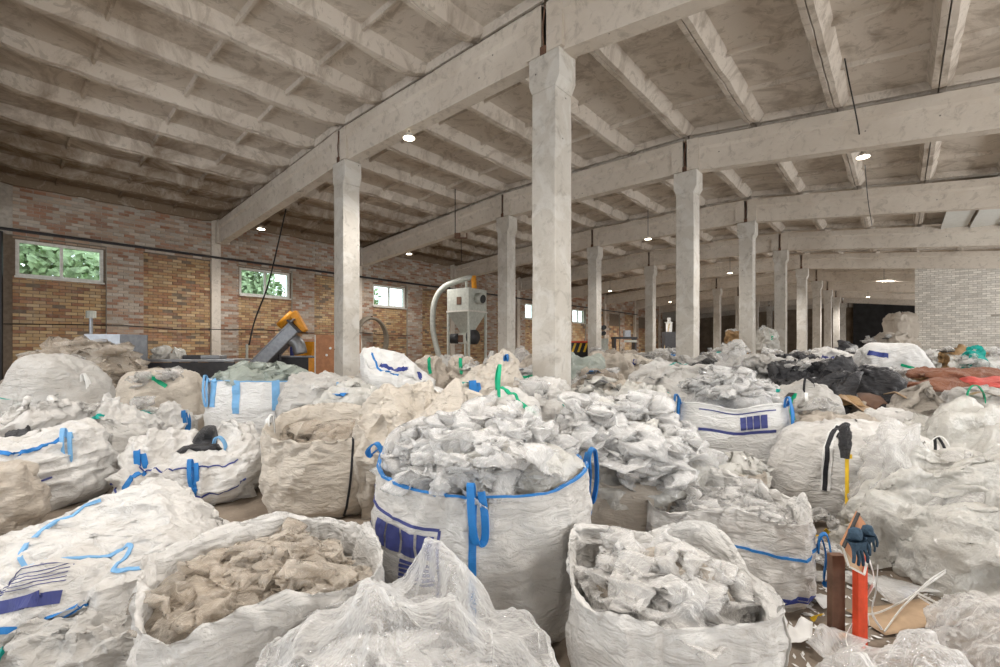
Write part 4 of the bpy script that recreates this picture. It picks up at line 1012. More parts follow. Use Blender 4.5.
heap_in(o, 'dusty film in the open bag with the black strip on top', MILKY, .58, .5, .68, .34, 28, .19, 51, 20, base_mat=DUSTY)
Pq = wrinkle(np.stack([np.linspace(-.25, .34, 20)[:, None] + np.zeros((1, 7)), np.linspace(-.42, -.30, 7)[None, :] + np.linspace(.25, -.12, 20)[:, None], np.linspace(1.10, .80, 20)[:, None] ** 1.0 + .03 * np.sin(np.linspace(0, 9, 20))[:, None] + np.zeros((1, 7))], -1), False, ((1.15, 1.2), (1.1, 1.1)), amp=.03, freq=9, seed=6, floor=None)
bs = link('black_strip', grid_mesh('black_strip', Pq, False, BLACKF), None, (*at(617, 5.70), .02), TH); tag(bs, 'torn black plastic strip lying across the film of the blue-taped bag', 'plastic strip')
mound('dusty film heap rising behind the blue-taped open bag', 602, 7.2, 1.25, 1.0, 1.22, DUSTY, 361, 'mid', lump=.2, g=((1.25, 1.25), (1.15, 1.15)), amp=.1)
mound('greyish green film sack just right of the largest pillar', 583, 9.5, 1.0, .9, 1.42, GREENFILM, 363, 'mid', e=.6)
o, sk = bulk_bag('grey bag crossed by a teal strap behind the clean square bag', 660, 7.1, 1.05, .95, 1.12, GREYF, 371, 'closed', tents='auto', n=2.6, e=.5, rot=.2, lean=(.08, 0), g=((1.08, 1.08), (1.06, 1.06)), amp=.03, res='mid')
strip_on(sk, [(.66, .80), (.76, .52), (.82, .34)], .07, TEAL, 'webbing', o); hang_loop(sk, .92, .5, BLUE, o, .36, .07)
mound('broad white sheet draped over sacks in front of the second large pillar', 684, 8.4, 1.75, 1.1, 1.32, WHITE, 375, 'mid', e=.55, lump=.12, cat='sheet', name='draped_sheet', group='draped sheets', tents='auto')
# ---- right middle ground
o, sk = bulk_bag('grey white bag tied in the middle with green cord before the dark sheets', 797, 5.7, 1.0, .9, 1.0, GREYF, 401, 'closed', fixed=True, n=2.6, e=.5, neck=(.05, -.1, .16, .18), g=((1.12, 1.12), (1.07, 1.07)), amp=.04, freq=3, stretch=(1.3, 1.3, .4), res='mid')
strip_on(sk, [(.74, .72), (.73, .5), (.74, .30)], .045, GREEN, 'webbing', o); strip_on(sk, [(.80, .75), (.79, .4), (.78, .22)], .035, WHITEW, 'strap', o); strip_on(sk, [(.60, .72), (.66, .76)], .06, TEAL, 'webbing', o)
hang_loop(sk, .79, .8, BLACKW, o, .15, .03, style='arch')
mound('grey and black sheets thrown over sacks beside the clean square bag', 742, 8.0, 1.9, 1.2, 1.46, CHAR, 411, 'mid', cat='sheet', name='dark_sheets', group='dark sheets', lump=.2, g=((1.25, 1.25), (1.1, 1.1)), amp=.1, tents='auto')
mound('light grey sheet folded over the black sheets', 772, 7.5, 1.0, .8, 1.28, GREYF, 413, 'mid', cat='sheet', name='folded_sheet', group='draped sheets', lump=.2, rot=.2, g=((1.25, 1.25), (1.1, 1.1)), amp=.1, tents='auto')
mound('black crumpled sheet behind the green-corded grey bag', 812, 7.2, 1.1, .8, 1.30, BLACKF, 415, 'mid', cat='sheet', name='black_sheet', group='dark sheets', lump=.2, g=((1.25, 1.25), (1.1, 1.1)), amp=.1, tents='auto')
mound('grey crumpled sheet topping the green-corded grey bag', 805, 6.5, .95, .7, 1.24, GREYF, 417, 'mid', cat='sheet', name='grey_sheet', group='draped sheets', lump=.15, g=((1.25, 1.25), (1.1, 1.1)), amp=.08, tents='auto')
mound('clear film wad on the dark sheets next to the second large pillar', 731, 8.6, .7, .6, 1.60, CLEAR, 419, 'mid')
o, sk = bulk_bag('shiny black bag lying before the tilted white netted bag', 866, 6.7, 1.10, .8, 1.28, BLACKF, 421, 'closed', n=2.2, e=.62, lump=.1, g=((1.10, 1.14), (1.07, 1.07)), amp=.05, res='mid', fixed=True)
mound('transparent film bundle between the black bag and the netted bag', 893, 7.3, .95, .8, 1.16, CLEAR, 423, 'mid', lump=.16)
o, sk = bulk_bag('tilted white bag with netting side, highest before the white brick wall', 905, 8.8, 1.25, 1.1, 1.62, BRIGHT, 431, 'closed', n=3.2, e=.5, rot=.4, lean=(-.3, 0), g=((1.06, 1.06), (1.04, 1.04)), amp=.025, res='mid', fixed=True)
strip_on(sk, [(.60, .62), (.70, .58)], .10, NAVY, 'print_stripe', o); strip_on(sk, [(.74, .42), (.84, .32)], .05, GREEN, 'webbing', o)
mound('crumpled clear netting hanging down the tilted white bag', 912, 8.0, .95, .6, 1.15, CLEAR, 433, 'mid', lump=.1)
mound('dusty brown film under the black bag', 858, 6.0, 1.0, .7, .78, DUSTY, 435, 'mid', fixed=True)
mound('grey rubbish mound carrying the brown sheets', 985, 7.2, 2.0, 1.0, 1.0, TAUPE, 441, 'mid', fixed=True, cat='rubbish heap', name='rubbish_heap', group='rubbish heaps')
for i, (px_, Z_, w_, d_, z_, r_, m_, lb) in enumerate(((962, 7.0, 1.6, .55, 1.02, .12, BROWN, 'long red-brown sheet folded on top of the rubbish mound'), (938, 6.8, 1.0, .5, .86, .30, BROWN, 'short red-brown sheet under the long folded one'), (985, 6.75, .7, .4, .90, -.05, REDF, 'bright red cloth peeping from under the brown sheets'), (930, 7.1, .8, .4, .98, .4, OCHRE, 'ochre sheet end below the red-brown sheets'))):
    o, sk = bulk_bag(lb, px_, Z_, w_, d_, .15, m_, 450 + i, 'closed', r_, z=z_ + .03, name='folded_sheet', cat='sheet', group='folded coloured sheets', n=3, e=.4, res='mid', g=((1.1, 1.1), (1.05, 1.05)), amp=.04, freq=3, stretch=(.3, 1, 1.6), lump=.03)
mound('dark grey stiff tarp with a raised pointed corner', 905, 5.65, 1.05, .7, .72, TAUPE, 461, 'mid', fixed=True, cat='tarp', name='grey_tarp', group='draped sheets', tents=[((.34, .1, 1.14), (-.3, -.1, .74), .9)], lump=.1)
o, sk = bulk_bag('film-wrapped bag with a thick green strap beside the brown sheets', 992, 5.15, 1.0, .8, 1.06, GREYF, 465, 'closed', fixed=True, n=2.8, e=.45, res='mid')
strip_on(sk, [(.66, .62), (.67, .40), (.68, .18)], .08, GREEN, 'webbing', o); strip_on(sk, [(.66, .42), (.74, .40), (.84, .42)], .035, GREEN, 'webbing', o); hang_loop(sk, .665, .66, GREEN, o, .16, .07, style='arch')
o, sk = bulk_bag('low white bag behind the full strapped bag', 897, 5.0, .85, .7, .76, WHITE, 471, 'closed', n=2.6, e=.5, res='mid')
o, sk = bulk_bag('beige slack bag left behind the full strapped bag', 838, 5.1, .9, .7, .74, BEIGE, 473, 'closed', n=2.6, e=.5, res='mid', g=((1.15, 1.15), (1.08, 1.08)))
mound('mixed white and orange film rubbish at the foot of the white brick wall', 940, 10.5, 1.3, 1.0, 1.42, MILKY, 481, 'mid', cat='rubbish heap', name='rubbish_heap', group='rubbish heaps')
mound('white and green film rubbish below the middle of the white brick wall', 985, 10.0, 1.4, 1.0, 1.50, MILKY, 483, 'mid', cat='rubbish heap', name='rubbish_heap', group='rubbish heaps')
o, sk = bulk_bag('white bag with blue print far before the dark doorway', 828, 11.5, 1.05, .9, 1.52, WHITE, 491, 'closed', n=2.8, e=.5, res='mid'); strip_on(sk, [(.70, .6), (.80, .58)], .1, PRINT, 'print_stripe', o)
o, sk = bulk_bag('pale bag tucked between the doorway and the netted bag', 858, 11.0, 1.1, .9, 1.42, WHITE, 493, 'closed', n=2.6, e=.5, res='mid'); strip_on(sk, [(.72, .5), (.78, .5)], .08, LBLUE, 'webbing', o)
mound('beige film mound piled by the corner of the white brick wall', 886, 15.5, 1.9, 1.4, 2.0, BEIGE, 495, 'mid', cat='rubbish heap', name='rubbish_heap', group='rubbish heaps', lump=.25, e=.7)
for i, (px_, zz_, r_) in enumerate(((901, 0.001, 0), (902, 1.05, .3), (903, 2.1, .1))):
    bulk_bag(('lowest', 'middle', 'topmost')[i] + ' beige bale stacked against the corner of the white brick wall', px_ - 2, 21.3, 1.2, 1.0, 1.12, BEIGE, 500 + i, 'closed', r_, z=zz_, name='bale', cat='bale', group='beige bales', n=4, e=.3, res='far')
mound('black upright bundle in front of the last visible pillars', 843, 13.0, .35, .35, 1.75, BLACKF, 505, 'far', cat='bundle', name='black_bundle', group='dark sheets', e=.3)
o, sk = bulk_bag('white wrapped bale standing between the third and fourth large pillars', 766, 17.5, .75, .7, 2.35, MILKY, 507, 'closed', n=3.5, e=.25, name='bale', cat='bale', group='wrapped bales', res='mid'); strip_on(sk, [(.75, .3), (.75, .6)], .12, GREEN, 'webbing', o)
o, sk = bulk_bag('rusty brown bale partly hidden by the third large pillar', 735, 17.0, .7, .7, 2.25, OCHRE, 509, 'closed', n=3, e=.3, name='bale', cat='bale', group='wrapped bales', res='far')
mound('blue plastic sheet lying in the far pile before the second large pillar', 676, 13.0, .9, .6, 1.58, BLUE, 511, 'far', cat='sheet', name='blue_sheet', group='draped sheets', tents='auto')

# ---- the far field of sacks: each one is a thing
FAR = [  # px, Z, w, h, material, strap, label
 (606, 10.2, 1.3, 1.42, 'BEIGE', None, 'beige sack pile right of the greyish green film sack'),
 (634, 10.6, 1.2, 1.38, 'CREAM', NAVY, 'cream sack with a navy strap before the slim pillar'),
 (655, 11.2, 1.1, 1.40, 'GREYF', None, 'grey sack below the slim pillar with the lamp above'),
 (622, 13.2, 1.4, 1.46, 'DUSTY', None, 'dusty film sack in front of the far dark table'),
 (600, 13.8, 1.2, 1.50, 'TAUPE', None, 'brownish sack at the foot of the second-row third pillar'),
 (645, 14.5, 1.6, 1.55, 'BEIGE', None, 'long beige roll lying near the far dark table'),
 (668, 15.5, 1.4, 1.52, 'GREYF', None, 'grey sack under the pale hopper machine'),
 (700, 11.0, 1.4, 1.45, 'GREYF', None, 'grey sack close to the right face of the second large pillar'),
 (712, 14.0, 1.4, 1.50, 'CHAR', None, 'charcoal sack between the second and third large pillars'),
 (722, 12.0, 1.1, 1.52, 'CLEAR', None, 'clear film sack before the third large pillar'),
 (752, 11.5, 1.3, 1.50, 'TAUPE', None, 'brown grey sack at the foot of the third large pillar'),
 (776, 11.0, 1.2, 1.44, 'GREYF', None, 'grey sheet heap at the foot of the fourth large pillar'),
 (796, 10.0, 1.2, 1.40, 'BLACKF', None, 'black sheet heap at the foot of the fifth large pillar'),
 (806, 13.5, 1.2, 1.48, 'BEIGE', None, 'beige sack behind the black sheet heap'),
 (820, 16.0, 1.4, 1.50, 'WHITE', None, 'white sack in front of the sixth and seventh large pillars'),
 (846, 17.5, 1.5, 1.50, 'TAUPE', None, 'brown grey sack at the dark doorway threshold'),
 (872, 12.5, 1.3, 1.52, 'GREYF', LBLUE, 'grey sack with a light blue strap left of the netted bag'),
 (930, 13.0, 1.5, 1.45, 'CREAM', None, 'cream sack lying along the white brick wall'),
 (965, 13.5, 1.5, 1.50, 'OCHRE', None, 'ochre sack lying along the white brick wall'),
 (1002, 12.5, 1.3, 1.46, 'WHITE', GREEN, 'white sack with a green strap along the white brick wall'),
 (505, 11.5, 1.1, 1.36, 'GREYF', None, 'grey sack at the foot of the second-row second pillar'),
 (527, 12.5, .9, 1.50, 'CLEAR', None, 'clear film sack seen between the two tall pillars'),
 (545, 10.0, 1.0, 1.40, 'BEIGE', None, 'beige sack behind the left edge of the largest pillar'),
 (478, 10.5, 1.2, 1.22, 'TAUPE', None, 'brownish sack under the dust collector blower'),
 (450, 11.5, 1.1, 1.24, 'GREYF', None, 'grey sack at the foot of the grey delivery pipe'),
 (418, 10.5, 1.1, 1.10, 'BEIGE', None, 'low beige sack by the wall beside the hose loop'),
 (376, 9.5, .9, 1.12, 'GREYF', None, 'grey sack below the hose loop'),
 (338, 8.2, 1.0, 1.02, 'BEIGE', None, 'beige sack before the first-row slender pillar foot'),
 (300, 8.6, .9, .92, 'GREYF', None, 'grey sack under the orange bin'),
 (690, 6.3, .9, .88, 'GREYF', None, 'grey sack squeezed left of the clean square bag'),
 (640, 6.4, .8, .92, 'MILKY', None, 'milky film sack between the taped bag and the teal-strapped bag'),
 (765, 6.6, .9, .96, 'TAUPE', None, 'brownish sack right behind the clean square bag'),
 (835, 6.3, .8, .92, 'GREYF', None, 'grey sack between the corded bag and the black bag'),
 (950, 5.9, .9, .82, 'GREYF', None, 'grey crumpled sack beside the stiff dark tarp'),
 (575, 6.9, .8, .95, 'CLEAR', None, 'clear film sack pressed to the right side of the largest pillar'),
 (563, 4.9, .8, .80, 'CREAM', None, 'cream sack at the base of the largest pillar'),
 (436, 5.4, .8, .92, 'WHITE', None, 'white sack between the twisted-top bag and the peaked bag'),
]
for i, (px, Z, w, h, mt, st, lb) in enumerate(FAR):
    rng = random.Random(i * 7 + 1); m_ = globals()[mt]; isf = mt in ('CLEAR', 'DUSTY', 'MILKY')
    o, sk = bulk_bag(lb, px, Z, w * .95, w * .8, h, m_, 600 + i, 'closed', rng.uniform(-.4, .4), name='film_sack' if isf else 'sack', cat='sack', group='sacks of the far pile', n=rng.uniform(2.2, 3.2), e=rng.uniform(.42, .65),
                     res='mid' if Z < 12 else 'far', g=((1.16, 1.16), (1.09, 1.09)), amp=.06, freq=2.8, lump=.12, tents='auto' if i % 3 else (), peaks=((rng.uniform(-.25, .25), rng.uniform(-.2, .2), rng.uniform(0, .14), .22),))
    if st: strip_on(sk, [(.70, .8), (.74, .5), (.75, .3)], .07, st, 'webbing', o)
# loose film and coloured shreds strewn over the pile, past counting
rng = np.random.default_rng(5); grids = []; bits = {'BLACKF': [], 'TEAL': [], 'BLUE': [], 'OCHRE': []}
far_tops = [q for q in TOPS if q[4] > 5.0]
for k in range(120):
    x, y, h, r, Z = far_tops[rng.integers(len(far_tops))]
    a = rng.uniform(0, 2 * PI); q = r * rng.uniform(.2, 1.0); s_ = rng.uniform(.12, .30)
    px_, py_ = x + q * math.cos(a), y + q * math.sin(a)
    if min(math.hypot(px_ - X_, py_ - FR0 - 6 * k_) for X_ in (ROW_A, ROW_B) for k_ in range(1, 8)) < .55: continue
    S = crumple(('ball', 'long')[k % 2], 18, 1 + k % 5) @ rotm(rng).T * s_ * np.array([1, 1, .6])
    grids.append((S + np.array([px_, py_, h * (1 - .22 * (q / r) ** 2) - .02]), False))
lf = link('loose_film', join_grids('loose_film', grids, CLEAR, True)); tag(lf, 'loose crumpled clear film strewn over the far sacks', 'plastic film', kind='stuff')
for k in range(44):
    x, y, h, r, Z = far_tops[rng.integers(len(far_tops))]
    nm = ('BLACKF', 'TEAL', 'BLACKF', 'BLUE', 'OCHRE')[k % 5]; a = rng.uniform(0, 2 * PI); L_ = rng.uniform(.15, .5); w_ = rng.uniform(.05, .14); t_ = np.linspace(-.5, .5, 12)[:, None]; v_ = np.linspace(-.5, .5, 4)[None, :]
    X = t_ * L_ * math.cos(a) - v_ * w_ * math.sin(a); Y = t_ * L_ * math.sin(a) + v_ * w_ * math.cos(a)
    P = np.stack([x + X, y - r * .45 + Y, h * .93 - .35 * (t_ * L_) ** 2 + .02 * np.sin(9 * t_ + k) + .03 + 0 * v_], -1)
    bits[nm].append((P, False))
for nm, g_ in bits.items():
    if g_:
        o = link('plastic_shreds', join_grids('plastic_shreds', g_, globals()[nm], True)); tag(o, {'BLACKF': 'black', 'TEAL': 'teal green', 'BLUE': 'blue', 'OCHRE': 'ochre'}[nm] + ' plastic shreds scattered on the far sacks', 'plastic scrap', kind='stuff')

# ================================================================== MACHINES AND FITTINGS
def thing(name, label, cat, loc, rz=0.0, group=None):
    r = empty(name, loc, rz); return tag(r, label, cat, group)
# dust collector by the brick wall
x, y = at(467, 20.5); r = thing('dust_collector', 'pale grey green dust collector with hopper and round vent by the brick wall', 'machine', (x, y, 0), TH - .62)
ht, hb, hm = zat(290, 20.5), zat(312, 20.5), zat(333, 20.5)
MB().box(-.64, .64, -.64, .64, hb, ht).build('filter_box', PALEM, r, bevel=.02); fbx = r.children[-1]; MB().box(-.67, .67, -.67, .67, hb - .04, hb + .03).build('flange', FRAMEW, r)
MB().rect_tube([(-.2, .2, -.2, .2, hm), (-.64, .64, -.64, .64, hb)]).build('hopper', PALEM, r)
for sx in (-.6, .6):
    for sy in (-.6, .6): MB().box(sx - .045, sx + .045, sy - .045, sy + .045, 0, hb).build('leg', PALEM, r)
MB().tube([(.62, -.05, ht - .42), (.95, -.05, ht - .48)], .25, 16).build('vent_ring', PALEM, r, smooth=True); MB().tube([(.93, -.05, ht - .475), (.97, -.05, ht - .48)], .19, 16).build('vent_opening', BLACKP, r)
MB().box(-.05, .2, -.66, -.63, hb + .28, hb + .62).build('hatch', RUST, fbx)
MB().tube([(.35, .1, ht), (.3, .1, ht + .62)], .12, 10).build('outlet_stub', ORANGE, r); MB().tube([(.05, -.1, ht), (.05, -.1, ht + .36)], .06, 8).build('outlet_stub', PALEM, r)
MB().box(-.32, .32, -.25, .25, hm - .5, hm).build('screw_housing', PALEM, r, bevel=.02)
MB().tube([(-.85, -.1, hm - .25), (-.32, -.1, hm - .25)], .23, 14).build('motor', DSTEEL, r, smooth=True); MB().tube([(.32, -.15, hm - .2), (.62, -.15, hm - .2)], .33, 14).build('blower', DSTEEL, r, smooth=True)
MB().box(-.3, -.02, -.28, -.24, hm - .42, hm - .1).build('guard_plate', RUST, r)
pts = crom([(.3, .1, ht + .58), (-.4, .0, ht + .48), (-1.15, -.3, ht + .18), (-1.55, -.5, ht - .5), (-1.62, -.55, ht - 1.6), (-1.5, -.5, hm - .4), (-1.2, -.5, 1.0)], 6)
MB().tube(pts, .13, 10).build('delivery_pipe', HOSE, r, smooth=True)
# hose loop against the wall
hx, hy = WALL_L + .62, T(6.05); r = thing('hose_loop', 'coil of dusty hose hanging on the brick wall under a window', 'hose', (hx, hy, 0))
hz = zat(339, 21.2)
for k in range(3): MB().tube([(.06 * k, .82 * math.cos(a) + .03 * k, hz + 1.02 * math.sin(a) - .02 * k) for a in np.linspace(0, 2 * PI, 33)[:-1]], .065, 8, True).build('hose_turn', DHOSE, r, smooth=True)
MB().tube([(-.61, 0, hz + 1.02), (.2, 0, hz + 1.05)], .03, 6).build('hook', RUST, r)
# screw conveyor
def P3(px, py, Z): xx, yy = at(px, Z); return Vector((xx, yy, zat(py, Z)))
a = P3(252, 372, 15.6); b_ = P3(297, 327, 15.6); r = thing('screw_conveyor', 'inclined grey trough screw conveyor with orange gear motor on top', 'machine', (a.x, a.y, 0), 0)
la = Vector((0, 0, a.z)); lb = b_ - Vector((a.x, a.y, 0)); d = (lb - la).normalized()
MB().bar(la - d * .9, lb, .50, .46).build('trough', STEEL, r, bevel=.03); MB().bar(la - d * .9 + Vector((0, 0, .27)), lb + Vector((0, 0, .27)), .56, .03).build('trough_cover', STEEL, r)
MB().bar(lb - d * .02, lb + d * .05, .62, .60).build('end_flange', DSTEEL, r)
side = Vector((CS, SN, 0))
MB().bar(lb + d * .16 - Vector((0, 0, .28)) + side * .14, lb + d * .16 + Vector((0, 0, .40)) - side * .24, .24, .26).build('gearbox', ORANGE, r, bevel=.03)
MB().tube([lb + d * .1 + Vector((0, 0, .40)) - side * .22, lb - d * .55 + Vector((0, 0, .42)) - side * .22], .13, 12).build('motor', ORANGE, r, smooth=True)
MB().tube(crom([lb - d * .35 - Vector((0, 0, .15)), lb - d * .25 - Vector((0, 0, .4)) + side * .2, lb - d * .25 - Vector((0, 0, .75)) + side * .3]), .22, 10).build('discharge_spout', STEEL, r, smooth=True)
for f in (.35, .62): m = la + (lb - la) * f; MB().bar((m.x, m.y, 0), m, .07).build('leg', DSTEEL, r)
MB().bar(la + (lb - la) * .62 - Vector((0, 0, .9)), la + (lb - la) * .35 - Vector((0, 0, .9)), .06).build('brace', DSTEEL, r)
x, y = at(297, 16.4); zt = zat(357, 16.4)
MB().box(-.75, .75, -.45, .45, 0, zt).build('base', DSTEEL, tb := thing('machine_block', 'dark machine block under the orange bin beside the screw conveyor', 'machine', (x, y, 0), TH))
MB().box(-.78, .78, -.48, .48, zt, zt + .05).build('top_plate', STEEL, tb)
x, y = at(305, 16.4); MBb = MB().rect_tube([(-.33, .33, -.25, .25, 0), (-.43, .43, -.32, .32, .5)]); bn = MBb.build('orange_bin', ORANGE, None, (x, y, zt + .055), TH); tag(bn, 'orange plastic bin standing on the dark machine block', 'bin')
x, y = at(292, 16.1); bo = MB().tube([(0, 0, 0), (0, 0, .38), (0, 0, .42), (0, 0, .5)], [.07, .07, .03, .03], 10).build('blue_bottle', NAVY, None, (x, y, zt + .055)); tag(bo, 'small dark blue bottle left of the orange bin', 'bottle')
Zb = 12.4
for (p0, p1, lb_) in ((316, 338, 'orange brown board standing left of the nearer slender pillar'), (350, 360.5, 'orange brown board edge showing right of the nearer slender pillar')):
    xa, ya_ = at((p0 + p1) / 2, Zb); w = (p1 - p0) * Zb / F; bd = thing('fibreboard', lb_, 'board', (xa, ya_, 0), TH)
    MB().box(-w / 2, w / 2, -.02, .02, 0, zat(335, Zb)).build('panel', BOARD, bd); MB().box(-w / 2 - .03, -w / 2, -.03, .03, 0, zat(335, Zb)).build('edge_strip', FRAMEW, bd)
    if p0 < 330:
        for (u, v) in ((.1, .55), (.0, .36)): MB().tube([(u, -.022, 1.0 + v), (u, -.03, 1.0 + v)], .035, 10).build('knob', WHITEW, bd)
x, y = at(312.5, 12.6); op = MB().box(-.09, .09, -.05, .05, 0, zat(358, 12.6)).build('orange_post', ORANGE, None, (x, y, 0), TH); tag(op, 'short orange post beside the orange brown board', 'post')
# steel sorting table by the wall
Zt = 10.6; x, y = at(165, Zt); r = thing('steel_table', 'long dark steel table along the brick wall carrying scrap', 'table', (x, y, 0), TH + .10)
zt = zat(359, Zt); L = 1.75
MB().box(-L, L, -.45, .45, zt - .06, zt).build('table_top', STEEL, r, bevel=.01); MB().box(-L, L, -.44, -.40, zt - .42, zt - .07).build('apron', DSTEEL, r)
for sx in (-L + .1, .45, L - .9):
    for sy in (-.38, .38): MB().box(sx - .05, sx + .05, sy - .05, sy + .05, 0, zt - .06).build('leg', DSTEEL, r)
MB().bar((L - .55, 0, zt - .08), (L - .9, 0, .35), .5, .06).build('chute', DSTEEL, r)
for i, (px_, lb_, m_) in enumerate(((160, 'round scrap roll on the steel table, nearer the metal sheet', MILKY), (178, 'second scrap roll on the steel table', MILKY), (196, 'flat dark tray on the steel table', DSTEEL), (214, 'steel cover on the end of the steel table', STEEL))):
    xx, yy = at(px_, Zt)
    if i < 2:
        o, sk = bulk_bag(lb_, px_, Zt, .34, .34, .26, m_, 700 + i, 'closed', z=zt + .003, name='scrap_roll', cat='scrap', group='scrap on the steel table', res='far')
    else:
        o = MB().box(-.22, .22, -.16, .16, 0, .09).build('tray' if i == 2 else 'cover', m_, None, (xx, yy, zt + .003), TH, bevel=.02); tag(o, lb_, 'tray' if i == 2 else 'cover', 'scrap on the steel table')
Zs = 9.9; x, y = at(116, Zs); ms = thing('metal_sheet', 'bent upright galvanised metal sheet above the dusty film pile', 'metal sheet', (x, y, 0), TH)
zz0, zz1 = .02, zat(334, Zs); w = .70
MB().hexa([(-w, .0, zz0), (.0, .10, zz0), (.0, .12, zz0), (-w, .02, zz0), (-w, .0, zz1), (0, .10, zz1), (0, .12, zz1), (-w, .02, zz1)]).build('sheet_leaf', STEEL, ms)
MB().hexa([(0, .10, zz0), (w, -.02, zz0), (w, .0, zz0), (0, .12, zz0), (0, .10, zz1), (w, -.02, zz1 - .02), (w, .0, zz1 - .02), (0, .12, zz1)]).build('sheet_leaf', STEEL, ms)
# wall lantern on a post behind the metal sheet
x, y = at(91, 13.0); lt = thing('wall_box', 'small pale junction box on the post above the metal sheet', 'junction box', (x, y, 0), TH)
MB().tube([(0, 0, 0), (0, 0, zat(318, 13.0))], .045, 8).build('post', STEEL, lt); MB().tube([(0, 0, zat(318, 13)), (0, 0, zat(311, 13))], .12, 12).build('box', PALEM, lt)
# far machines
Zf = 29; x, y = at(624, Zf); r = thing('dark_table', 'far dark work table with small boxes at the wall', 'table', (x, y, 0), TH); zt = zat(337, Zf)
MB().box(-.75, .75, -.4, .4, zt - .12, zt).build('table_top', DSTEEL, r)
for sx in (-.65, .65): MB().box(sx - .06, sx + .06, -.35, .35, 0, zt - .12).build('leg', DSTEEL, r)
MB().box(.0, .38, -.2, .2, zt, zt + .42).build('box', STEEL, r); MB().box(-.1, .7, -.42, -.38, zt - .35, zt - .2).build('rail', PALEM, r)
x, y = at(603, 24.5); r = thing('pale_motor', 'pale machine with dark rollers beside the second-row third pillar', 'machine', (x, y, 0), TH); z0 = zat(345, 24.5)
MB().tube([(0, 0, 0), (0, 0, z0 + .35)], .28, 12).build('body', PALEM, r, smooth=True)
for i in range(2):
    MB().tube([(-.2 + .22 * i, -.2, z0 + .62 + .02 * i), (-.2 + .22 * i, .2, z0 + .62)], .11, 10).build('roller', BLACKP, r); MB().tube([(-.2 + .22 * i, -.2, z0 + .95), (-.2 + .22 * i, .2, z0 + .95)], .13, 10).build('roller', BLACKP, r)
x, y = at(579, 21.0); r = thing('hazard_barrier', 'red framed barrier with yellow and black stripes', 'barrier', (x, y, 0), TH); z0, z1 = zat(352, 21), zat(341.5, 21)
MB().box(-.45, .45, -.03, .03, 0, z1).build('panel', BLACKP, r); MB().box(-.47, .47, -.05, -.03, z1 - .06, z1 + .02).build('frame', REDP, r)
for sx in (-.45, .45): MB().box(sx - .03, sx + .03, -.05, -.03, .3, z1).build('frame', REDP, r)
for i in range(3): MB().hexa([(-.36 + .27 * i, -.036, z0), (-.26 + .27 * i, -.036, z0), (-.26 + .27 * i, -.03, z0), (-.36 + .27 * i, -.03, z0), (-.22 + .27 * i, -.036, z1 - .08), (-.12 + .27 * i, -.036, z1 - .08), (-.12 + .27 * i, -.03, z1 - .08), (-.22 + .27 * i, -.03, z1 - .08)]).build('stripe', YELLOW, r)
Zh = 30; x, y = at(669, Zh); r = thing('hopper_machine', 'pale narrow hopper on a dark machine frame with a leaning pole', 'machine', (x, y, 0), TH); z0 = zat(332, Zh)
MB().box(-.38, .38, -.3, .3, .9, z0).build('machine_frame', DSTEEL, r)
for sx in (-.32, .32):
    for sy in (-.25, .25): MB().box(sx - .05, sx + .05, sy - .05, sy + .05, 0, .9).build('leg', DSTEEL, r)
MB().rect_tube([(-.14, .14, -.14, .14, z0), (-.16, .16, -.15, .15, z0 + .62), (-.06, .08, -.08, .08, z0 + .72), (-.09, .09, -.09, .09, z0 + .95)]).build('hopper', WHITEW, r)
MB().bar((-.28, 0, z0 + .63), (.25, 0, z0 + .63), .06).build('cross_arm', PALEM, r); MB().bar((-.75, -.35, .02), (-.04, -.2, z0 + .55), .05).build('pole', WOOD, r)
# hanging rod light fitting between the pillars
x, y = at(461, 15.5); zz = zat(236, 15.5); r = thing('hanging_bracket', 'rusty bracket hanging on a rod in front of the second beam', 'bracket', (x, y, 0), TH)
MB().box(-.22, -.02, -.05, .05, zz - .06, zz + .10).build('box', RUST, r); MB().box(-.2, .22, -.03, .03, zz - .09, zz - .05).build('bar', RUST, r); MB().box(.18, .22, -.03, .03, zz - .08, zz + .1).build('bar', RUST, r)
MB().tube([(-.2, 0, zz + .05), (-.2, 0, beam_z(x) + BEAM_D + .3)], .015, 6).build('rod', BLACKP, r); MB().tube([(0, 0, zz - .08), (.02, 0, zat(262, 15.5))], .012, 6).build('rod', BLACKP, r)
# cables
def cable(name, pts, rad, mat, label): o = MB().tube(crom(pts, 8), rad, 6).build(name, mat, smooth=True); return tag(o, label, 'cable')
cable('hanging_cable', [P3(286, 209, 14.6), P3(279, 240, 14.2), P3(268, 285, 13.6), P3(255, 320, 13.1), P3(249, 345, 13.0)], .022, BLACKP, 'black cable hanging from the ceiling in front of the brick wall')
cp = thing('cable_pole', 'thin pale pole the black cable runs down beside the screw conveyor', 'pole', (*at(247, 13.0), 0)); MB().tube([(0, 0, 0), (.0, .0, zat(344, 13))], .035, 8).build('pole', HOSE, cp)
cable('wire', [P3(838, 0, 7.4), P3(845, 60, 8.0), P3(857, 120, 8.8), P3(862, 153, 9.6)], .012, BLACKP, 'thin wire running down the rib to the lamp over the dark sheets')
cable('wire', [P3(865, 165, 9.7), P3(868, 200, 10.5), P3(872, 225, 11.5)], .008, BLACKP, 'thin wire hanging on below the lamp over the dark sheets')
cable('wire', [P3(942, 20, 7.6), P3(970, 32, 7.9), P3(1012, 47, 8.3)], .009, BLACKP, 'thin wire slung between the ceiling ribs at the upper edge')
tp = MB().bar(P3(846, 293, 40), P3(918, 293, 34), .10).build('light_rail', FRAMEW); tag(tp, 'pale rail across the top of the dark doorway', 'rail')

